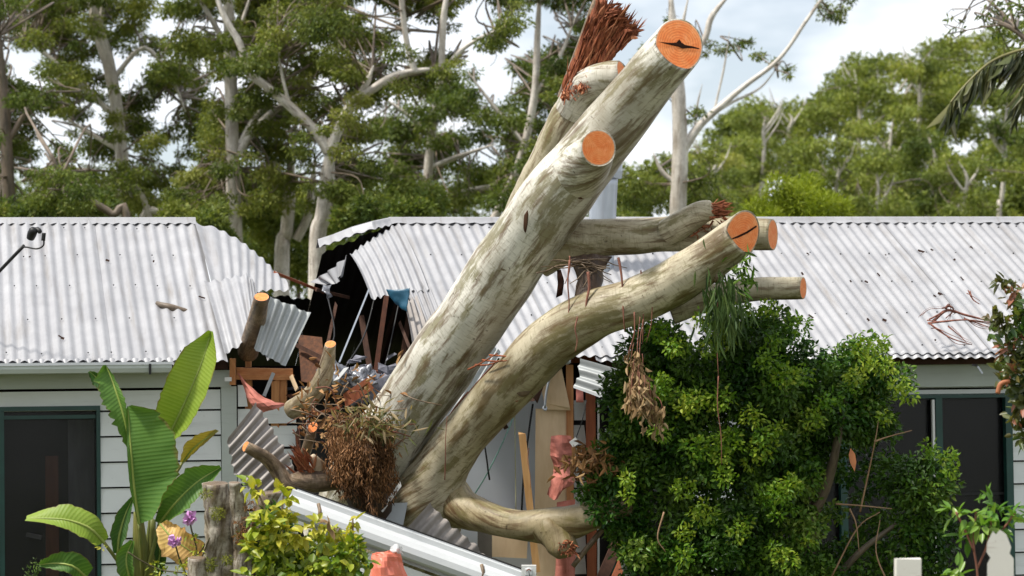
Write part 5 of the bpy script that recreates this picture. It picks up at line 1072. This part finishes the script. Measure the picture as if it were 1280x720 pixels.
# ------------------------------------------------------------------ background gum trees
def nearest_assign(clist, trees):
    for x, y, r in clist:
        best, bt = 1e9, None
        for t in trees:
            for px, py in t['samp']:
                dd = (px-x)**2+((py-y)*.8)**2
                dd *= random.uniform(.7, 1.5)
                if dd < best: best, bt, bp = dd, t, (px, py)
        bt['cl'].append((x, y, r, bp))
def build_tree(t, leafmat, leafL, leafW, per, hexl=False):
    d = t['d']; x0 = t['limbs'][0][0][0]
    base = P(x0, t['limbs'][0][0][1], d); base[2] = 0
    e = empty('gum_tree', base); tag(e, t['label'], 'tree', t.get('group', 'trees behind the house'))
    for i, lb in enumerate(t['limbs']):
        pts = [(x, y, d+(q[0] if q else 0), r) for x, y, r, *q in lb]
        w = rpx(pts)
        if i == 0:
            low = w[0].copy(); low[2] = -.2; low[3] *= 1.15; w = np.vstack([low, w])
            w[-1, 3] *= .45
        else: w[-1, 3] *= .3
        limb('trunk' if i == 0 else 'branch', w, t['bark'], e, seg=10, sub=5, amp=.08, fs=2.5, world=True, seed=i)
    Ps, Ds, Ns, Rn = [], [], [], []; tw = []
    for x, y, r, bp in t['cl']:
        dd = d+(random.uniform(-1.2, .3) if random.random() < t.get('front', .24) else random.uniform(.5, 3.2)); c = P(x, y, dd); rm = r/F*dd
        n = int(per*(r/30)**2*random.uniform(.6, 1.25)); v = inball(n, 2.0)
        Ps.append(c+v*np.array([1.15, 1.0, .62])*rm); Ds.append(v*.4+rng.normal(size=(n, 3))*.5+np.array([0, 0, -.45])); Ns.append(rng.normal(size=(n, 3))+np.array([0, 0, .5]))
        b_ = random.gauss(.48, .2); Rn.append(np.clip(b_+rng.normal(size=n)*.2, 0, 1))
        a = P(bp[0], bp[1], d); mid = (a+c)/2+np.array([random.gauss(0, .12), random.gauss(0, .12), random.gauss(.05, .1)])*np.linalg.norm(c-a)
        L = np.linalg.norm(c-a); L = min(L, 4.0); w = np.array([list(a)+[.008+.005*L], list(mid)+[.008+.002*L], list(c)+[.005]])
        V_, F_, _, _ = tubedata(catmull(w, 4), 5); tw.append((V_, F_))
        for q in range(3):
            e2 = c+rng.normal(size=3)*rm*.6; w = np.array([list(mid*.4+c*.6)+[.006], list((c+e2)/2+rng.normal(size=3)*.05)+[.005], list(e2)+[.003]]); V_, F_, _, _ = tubedata(catmull(w, 2), 4); tw.append((V_, F_))
    if tw: mk('fine_branches', *join(tw), BARK_TW, e, smooth=True)
    if Ps:
        Ps, Ds, Ns, Rn = map(np.concatenate, (Ps, Ds, Ns, Rn)); N = len(Ps); sc_ = d/45.0
        leaves('crown', Ps, Ds, Ns, rng.uniform(leafL[0], leafL[1], N)*sc_, rng.uniform(leafW[0], leafW[1], N)*sc_, leafmat, e, hexl=hexl, rnd=Rn, fold=.15)
    return e
def smp(limbs):
    out = []
    for lb in limbs:
        for i in range(len(lb)-1):
            for k in range(4):
                f = k/4; out.append((lb[i][0]*(1-f)+lb[i+1][0]*f, lb[i][1]*(1-f)+lb[i+1][1]*f))
    return [p for p in out if p[1] < 230]
T = []
def addt(label, d, bark, limbs, mat=None, group='trees behind the house'):
    T.append(dict(label=label, d=d, bark=bark, limbs=limbs, cl=[], samp=smp(limbs), mat=mat or LF_GUM, group=group)); return T[-1]
addt('tall straight pale gum trunk behind the left roof ridge', 42, BARK_PALE, [[(294, 330, 10), (292, 250, 9.5), (290, 170, 8.5), (288, 90, 8), (286, 20, 7), (280, -50, 5)], [(297, 195, 6), (315, 165, 5), (335, 145, 4.5), (352, 132, 3.5), (372, 118, 2)], [(300, 180, 4), (318, 148, 3.5), (335, 128, 2.5)], [(289, 70, 4), (265, 25, 3.5), (243, -10, 3)], [(290, 60, 3), (305, 20, 2.5), (318, -20, 2)]])
addt('white forked gum with a long limb bending right above the torn roof', 40, BARK_PALE, [[(396, 335, 11), (404, 270, 10), (410, 215, 9), (411, 188, 9)], [(411, 190, 8), (395, 165, 6.5), (365, 135, 6), (335, 110, 5.5), (310, 88, 5), (300, 55, 4.5), (280, 20, 4), (262, -30, 3)], [(411, 190, 8), (424, 160, 6.5), (440, 130, 6), (465, 112, 5.5), (500, 93, 5), (556, 84, 4.5)], [(518, 88, 4.5), (508, 50, 4), (502, 0, 3.5), (500, -40, 3)], [(552, 84, 4.5), (553, 50, 4.5), (556, 10, 4), (566, -40, 3)], [(558, 84, 3.5), (580, 60, 3), (612, 42, 2), (640, 34, 1.5)], [(444, 128, 4), (458, 105, 4.5), (467, 82, 4)], [(362, 133, 2.5), (352, 90, 2), (345, 40, 1.5)]])
addt('short pale gum trunk with a broken top beside the forked gum', 44, BARK_PALE, [[(352, 340, 10), (358, 290, 8.5), (362, 240, 7.5), (365, 192, 6)], [(370, 300, 6), (385, 270, 5.5), (390, 235, 5), (394, 200, 3)], [(356, 235, 4), (345, 205, 3), (335, 190, 2)]])
addt('grey gum with dark leafy limbs at the far left', 46, BARK_PALE, [[(158, 320, 9), (156, 260, 8.5), (150, 170, 8), (138, 90, 8), (124, 40, 8), (108, -20, 7)], [(148, 150, 4), (105, 110, 3.5), (60, 70, 3), (20, 40, 2.5)], [(140, 100, 3.5), (180, 60, 3), (215, 100, 2.5), (232, 140, 2)], [(152, 190, 3), (110, 165, 2.5), (70, 140, 2)], [(126, 45, 3), (128, 10, 3), (140, -30, 2)]])
addt('dark fallen limb tree low over the left roof ridge', 37, BARK_DK, [[(160, 300, 6), (140, 268, 5), (105, 248, 5), (84, 236, 4.5), (74, 215, 4), (64, 192, 3)], [(84, 238, 3), (60, 236, 2)]], LF_GUM2)
addt('grey leaning gum trunk low between the left trees', 45, BARK_PALE, [[(172, 310, 5), (205, 262, 5), (240, 238, 5), (262, 228, 4)], [(268, 330, 4), (258, 275, 4), (250, 255, 4), (254, 245, 3)], [(196, 300, 4), (182, 255, 4), (170, 230, 3)]])
addt('dark bushy tree at the left picture edge', 41, BARK_DK, [[(12, 330, 10), (10, 220, 8), (4, 120, 7), (-4, 20, 5)], [(8, 180, 4), (40, 130, 3), (70, 110, 2)]], LF_GUM2)
addt('slim grey gum standing behind the torn ridge left of the fallen trunk', 50, BARK_PALE, [[(533, 320, 7), (534, 240, 6), (538, 180, 5.5), (546, 130, 5), (552, 90, 4)], [(536, 210, 3.5), (575, 195, 3), (620, 180, 2)], [(540, 170, 3), (505, 140, 2.5), (475, 120, 2)], [(534, 250, 4), (590, 238, 4), (640, 228, 3)]], LF_GUM2)
addt('leafy gum with thin limbs just left of the splintered stem', 47, BARK_PALE, [[(600, 330, 7), (620, 270, 6), (650, 200, 5), (668, 120, 5), (672, 40, 4), (676, -30, 3)], [(655, 180, 3), (615, 130, 2.5), (585, 90, 2)], [(668, 120, 3), (700, 70, 2.5), (720, 20, 2)]], LF_GUM2)
addt('white gum with bare forking branches right of the sawn trunk', 45, BARK_PALE, [[(848, 320, 11), (848, 250, 10.5), (850, 190, 10), (848, 120, 9), (843, 60, 7.5), (838, -10, 6)], [(852, 190, 7), (872, 160, 5.5), (895, 138, 4.5), (930, 108, 3.5), (965, 82, 3), (985, 60, 2.5), (1005, 30, 2.5), (1026, 0, 2), (1040, -20, 1.5)], [(880, 150, 2), (915, 128, 1.8), (950, 110, 1.5), (975, 80, 1.2)], [(846, 66, 3.5), (855, 22, 2), (862, -10, 1.5)], [(852, 85, 4), (880, 50, 4), (890, 20, 4), (915, -10, 3.5)], [(893, 138, 1.5), (905, 85, 1.3), (912, 40, 1)], [(846, 230, 3.5), (828, 215, 3), (816, 190, 2.5)], [(868, 165, 1.5), (872, 130, 1.4), (878, 105, 1)]])
main = [t for t in T]
gaps = [(195, 28, 22), (163, 72, 30), (30, 80, 18), (206, 135, 24), (60, 165, 30), (315, 215, 12), (20, 225, 14), (598, 12, 22), (622, 100, 34), (676, 28, 32), (558, 153, 12), (475, 132, 12), (612, 192, 14), (700, 30, 14), (100, 200, 14), (640, 60, 20), (470, 22, 16), (240, 30, 12), (5, 60, 16), (510, 60, 14), (440, 60, 6), (270, 110, 12), (580, 60, 14), (120, 150, 14), (480, 190, 10), (240, 190, 10)]
cl = []
tries = 0
while len(cl) < 1050 and tries < 40000:
    tries += 1
    x, y = random.uniform(-40, 745), random.uniform(-70, 262); r = random.uniform(9, 25)
    if any((x-a)**2+(y-b)**2 < (c*.72+r*.5)**2 for a, b, c in gaps) and random.random() < .93: continue
    if x > 640 and y > 250-(x-640)*2.2+40: continue
    cl.append((x, y, r))
# bright masses the photograph shows
cl += [(400, 30, 40), (440, 50, 34), (360, 60, 30), (395, 80, 26), (235, 55, 30), (210, 85, 26), (275, 150, 26), (250, 140, 24), (560, 130, 34), (500, 200, 36), (440, 220, 34), (640, 150, 24), (690, 130, 26), (600, 230, 30), (520, 240, 34)]
nearest_assign(cl, [t for t in T[:9] if t is not T[2] and t is not T[5]])
for x, y, r in [(905, 62, 10), (922, 55, 12), (948, 68, 10), (968, 78, 9), (985, 85, 8), (1035, 18, 14), (1048, 12, 12), (1052, 25, 8), (890, 55, 8), (870, 45, 9), (815, 60, 14), (800, 75, 12), (1060, 0, 10), (985, 95, 6), (838, 25, 8), (880, 66, 7), (935, 52, 9), (860, 150, 10), (873, 140, 12), (1030, 5, 10), (835, 205, 8)]:
    T[9]['cl'].append((x, y, r, min(T[9]['samp'], key=lambda p: (p[0]-x)**2+(p[1]-y)**2)))
for x, y, r in [(800, 230, 26), (825, 250, 26), (790, 250, 24), (878, 225, 22), (885, 195, 16), (868, 245, 26), (815, 215, 16), (900, 250, 24)]:
    T[9]['cl'].append((x, y, r, (846, 230)))
for t in T: build_tree(t, t['mat'], (.058, .10), (.019, .034), 900)
# ---- lower green understorey behind the ridge
def shrub(label, x, y, rx, ry, d, mat, n, L, Wd, lobes=9, name='understorey_shrub', group='shrubs behind the roof ridge'):
    base = P(x, y, d); base[2] = 0; e = empty(name, base); tag(e, label, 'shrub', group)
    limb('stem', np.array([[base[0], base[1], -.1, .06], [base[0]+.1, base[1], base[2]+1.0, .05], list(P(x, y+ry*.5, d))+[.03]]), BARK_DK, e, seg=8, sub=4, world=True)
    sp = [(x+random.uniform(-1, 1)*rx*.75, y+random.uniform(-.7, .6)*ry, random.uniform(.35, .6)*min(rx, ry)*1.2, random.uniform(-.8, .8)) for i in range(lobes)]
    clumps('crown', sp, n, L, Wd, mat, e, d, .5, hexl=False, facing=.1, up=.7); return e
shrub('dense bright green shrub in the gap above the torn roof', 345, 268, 85, 45, 47, LF_HILL, 1300, (.06, .10), (.022, .04), 14)
shrub('low bright shrub seen through the gap under the drooping ridge', 372, 325, 55, 32, 47, LF_HILL, 1200, (.06, .10), (.022, .04), 10)
shrub('green shrub low behind the left roof end', 250, 285, 50, 30, 37, LF_GUM, 1200, (.06, .10), (.022, .04), 9)
shrub('dark shrub behind the left ridge below the grey gum', 60, 280, 90, 30, 38, LF_GUM2, 1200, (.06, .10), (.022, .04), 11)
shrub('olive shrub behind the torn ridge below the slim gum', 490, 268, 85, 38, 39, LF_GUM2, 1200, (.06, .10), (.022, .04), 13)
shrub('round bright lime shrub just above the right roof ridge', 992, 258, 68, 36, 38, LF_LIME, 1500, (.07, .13), (.012, .022), 16)
# ---- hillside forest on the right
skyl = [(860, 190), (886, 168), (920, 140), (947, 128), (990, 130), (1023, 126), (1039, 95), (1075, 74), (1107, 70), (1132, 78), (1148, 54), (1184, 48), (1232, 42), (1300, 20)]
def skyy(x): return np.interp(x, [p[0] for p in skyl], [p[1] for p in skyl])
hill_lab = ['leftmost rounded gum on the hillside behind the bare white gum', 'hillside gum above the left end of the lime shrub', 'hillside gum with pale forked trunk above the lime shrub', 'hillside gum standing right of the lime shrub', 'tall hillside gum under the highest dip of the skyline', 'hillside gum with a white slanting trunk in mid slope', 'hillside gum with forked bare limbs above the right roof', 'dark hillside gum below the palm frond tip', 'hillside gum on the skyline left of the palm frond', 'dark leafy hillside gum at the right edge under the palm', 'hillside gum cresting the slope above the forked limbs', 'yellow-green hillside gum low above the right ridge']
hp = [(890, 225, 175), (955, 190, 132), (985, 170, 130), (1045, 235, 160), (1075, 150, 75), (1110, 210, 130), (1095, 265, 190), (1165, 240, 160), (1150, 130, 60), (1255, 215, 110), (1120, 140, 75), (1205, 255, 190)]
HT = []
for i, (x, yb, yt) in enumerate(hp):
    d = 72+random.uniform(-4, 6)+(275-yb)*.16
    lim = [[(x-6, 285, 3.2), (x-3, (yb+285)/2, 3.0), (x, yb, 2.6), (x+random.uniform(-6, 6), (yb*.5+yt*.5), 2.0), (x+random.uniform(-8, 8), yt+12, 1.2)]]
    for k in range(3):
        sx = random.choice((-1, 1)); f = random.uniform(.1, .7); yy = yb*(1-f)+yt*f
        lim.append([(x, yy+10, 1.5), (x+sx*9, yy-2, 1.3), (x+sx*18, yy-16, 1.0), (x+sx*24, yy-34, .7)])
    t = dict(label=hill_lab[i], d=d, bark=BARK_PALE, limbs=lim, cl=[], samp=smp(lim) or [(x, yb)], group='gums on the hillside', front=.62)
    for k in range(17):
        cx_ = x+random.gauss(0, 27); cy_ = random.uniform(yt+4, yb+30); r = random.uniform(13, 22)
        if cy_-r*.5 < skyy(cx_): cy_ = skyy(cx_)+r*.55
        t['cl'].append((cx_, cy_, r, min(t['samp'], key=lambda p: (p[0]-cx_)**2+(p[1]-cy_)**2)))
    HT.append(t); build_tree(t, LF_GUM2 if i in (7, 9) else LF_HILL, (.05, .085), (.022, .038), 800)
sp = []
while len(sp) < 230:
    x = random.uniform(770, 1330); y = random.uniform(60, 285)
    if y < skyy(x)+8 or (x < 880 and y < 215): continue
    d = 112-max(0, y-70)*.12+random.uniform(-4, 4); sp.append((x, y, random.uniform(14, 24), d-100))
for x in range(875, 1300, 11): sp.append((x, skyy(x)+random.uniform(5, 12), random.uniform(8, 15), 14))
sp += [(random.uniform(1330, 1700), random.uniform(60, 285), random.uniform(16, 26), random.uniform(-5, 10)) for i in range(110)]
fe_ = clumps('hill_forest', sp, 800, (.14, .24), (.07, .11), LF_HILL, None, 100, .5, hexl=False, facing=.05, up=.8); fe_['kind'] = 'stuff'; tag(fe_, 'mass of gum forest covering the far hillside', 'forest')
sp = [(random.uniform(-60, 790), random.uniform(228, 300), random.uniform(16, 30), random.uniform(-5, 5)) for i in range(120)]+[(random.uniform(300, 480), random.uniform(290, 400), random.uniform(18, 28), random.uniform(-5, 5)) for i in range(50)]+[(random.uniform(-460, -50), random.uniform(70, 300), random.uniform(18, 32), random.uniform(-8, 5)) for i in range(130)]
fe_ = clumps('far_forest', sp, 420, (.12, .2), (.045, .08), LF_GUM2, None, 78, .5, hexl=False, facing=.05, up=.8); fe_['kind'] = 'stuff'; tag(fe_, 'far green woodland low behind the left trees', 'forest')
# ---- leafy branch in the upper right corner and palm frond
cb = dict(label='dark leafy tree overhanging the upper right corner', d=33, bark=BARK_DK, limbs=[[(1330, 330, 9), (1325, 200, 8), (1310, 60, 7), (1290, -20, 5)], [(1312, 80, 3), (1270, 40, 2.5), (1235, 25, 1.5)], [(1300, 20, 3), (1250, -5, 2)]], cl=[], samp=[(1300, 20), (1270, 40), (1250, 20)], group='trees behind the house')
for x, y, r in [(1245, 8, 15), (1262, 25, 18), (1280, 10, 24), (1250, 40, 12), (1275, 50, 18), (1236, 30, 9), (1300, 40, 30), (1190, 22, 8), (1198, 35, 8), (1186, 42, 6), (1228, 18, 8), (1262, 62, 10)]: cb['cl'].append((x, y, r, (1270, 35)))
build_tree(cb, LF_GUM2, (.09, .15), (.03, .05), 230)
pal = empty('palm_tree', P(1345, 150, 27)); pal.location.z = 0; tag(pal, 'palm whose drooping frond hangs in at the upper right', 'palm')
limb('trunk', np.array([list(P(1345, 150, 27)*np.array([1, 1, 0]))+[.14], list(P(1345, 280, 27))+[.12], list(P(1340, 60, 27))+[.10]]), BARK_DK, pal, seg=12, sub=6, world=True)
def frond(rib, n, lmin, lmax, seed=0):
    c = catmull(np.array([P(*p) for p in rib]), 14); r = wire('frond', [tuple(p) for p in c[::4]], plain('palm_rib', (.14, .13, .05), (.22, .20, .08), 4, .5), pal, r=.022, taper=.3, world=True)
    Ps, Ds, L = [], [], []
    for i in range(n):
        f = .06+.94*i/n; k = min(len(c)-2, int(f*(len(c)-1))); t = nrm(c[k+1]-c[k])
        for s in (-1, 1):
            Ps.append(c[k]); Ds.append(t*random.uniform(.35, .75)+np.array([0, 0, -1])*random.uniform(.45, 1.0)+FW*s*random.uniform(.15, .5)+rng.normal(size=3)*.1); L.append(random.uniform(lmin, lmax)*(1-.35*f))
    leaves('leaflets', np.array(Ps), np.array(Ds), rng.normal(size=(len(Ps), 3))*.4+np.array([.3, -.6, .3]), np.array(L), .04, LF_PALM, r, droop=2.0, fold=.4)
frond([(1340, 55, 27), (1300, 58, 26.8), (1265, 66, 26.7), (1235, 80, 26.6), (1205, 108, 26.5), (1185, 132, 26.45)], 34, .38, .62)
frond([(1340, 55, 27), (1330, 40, 26.4), (1350, 80, 26.0), (1370, 140, 25.8)], 22, .4, .6)
frond([(1340, 55, 27), (1310, 85, 27.6), (1285, 100, 27.8), (1268, 128, 28)], 26, .35, .6)
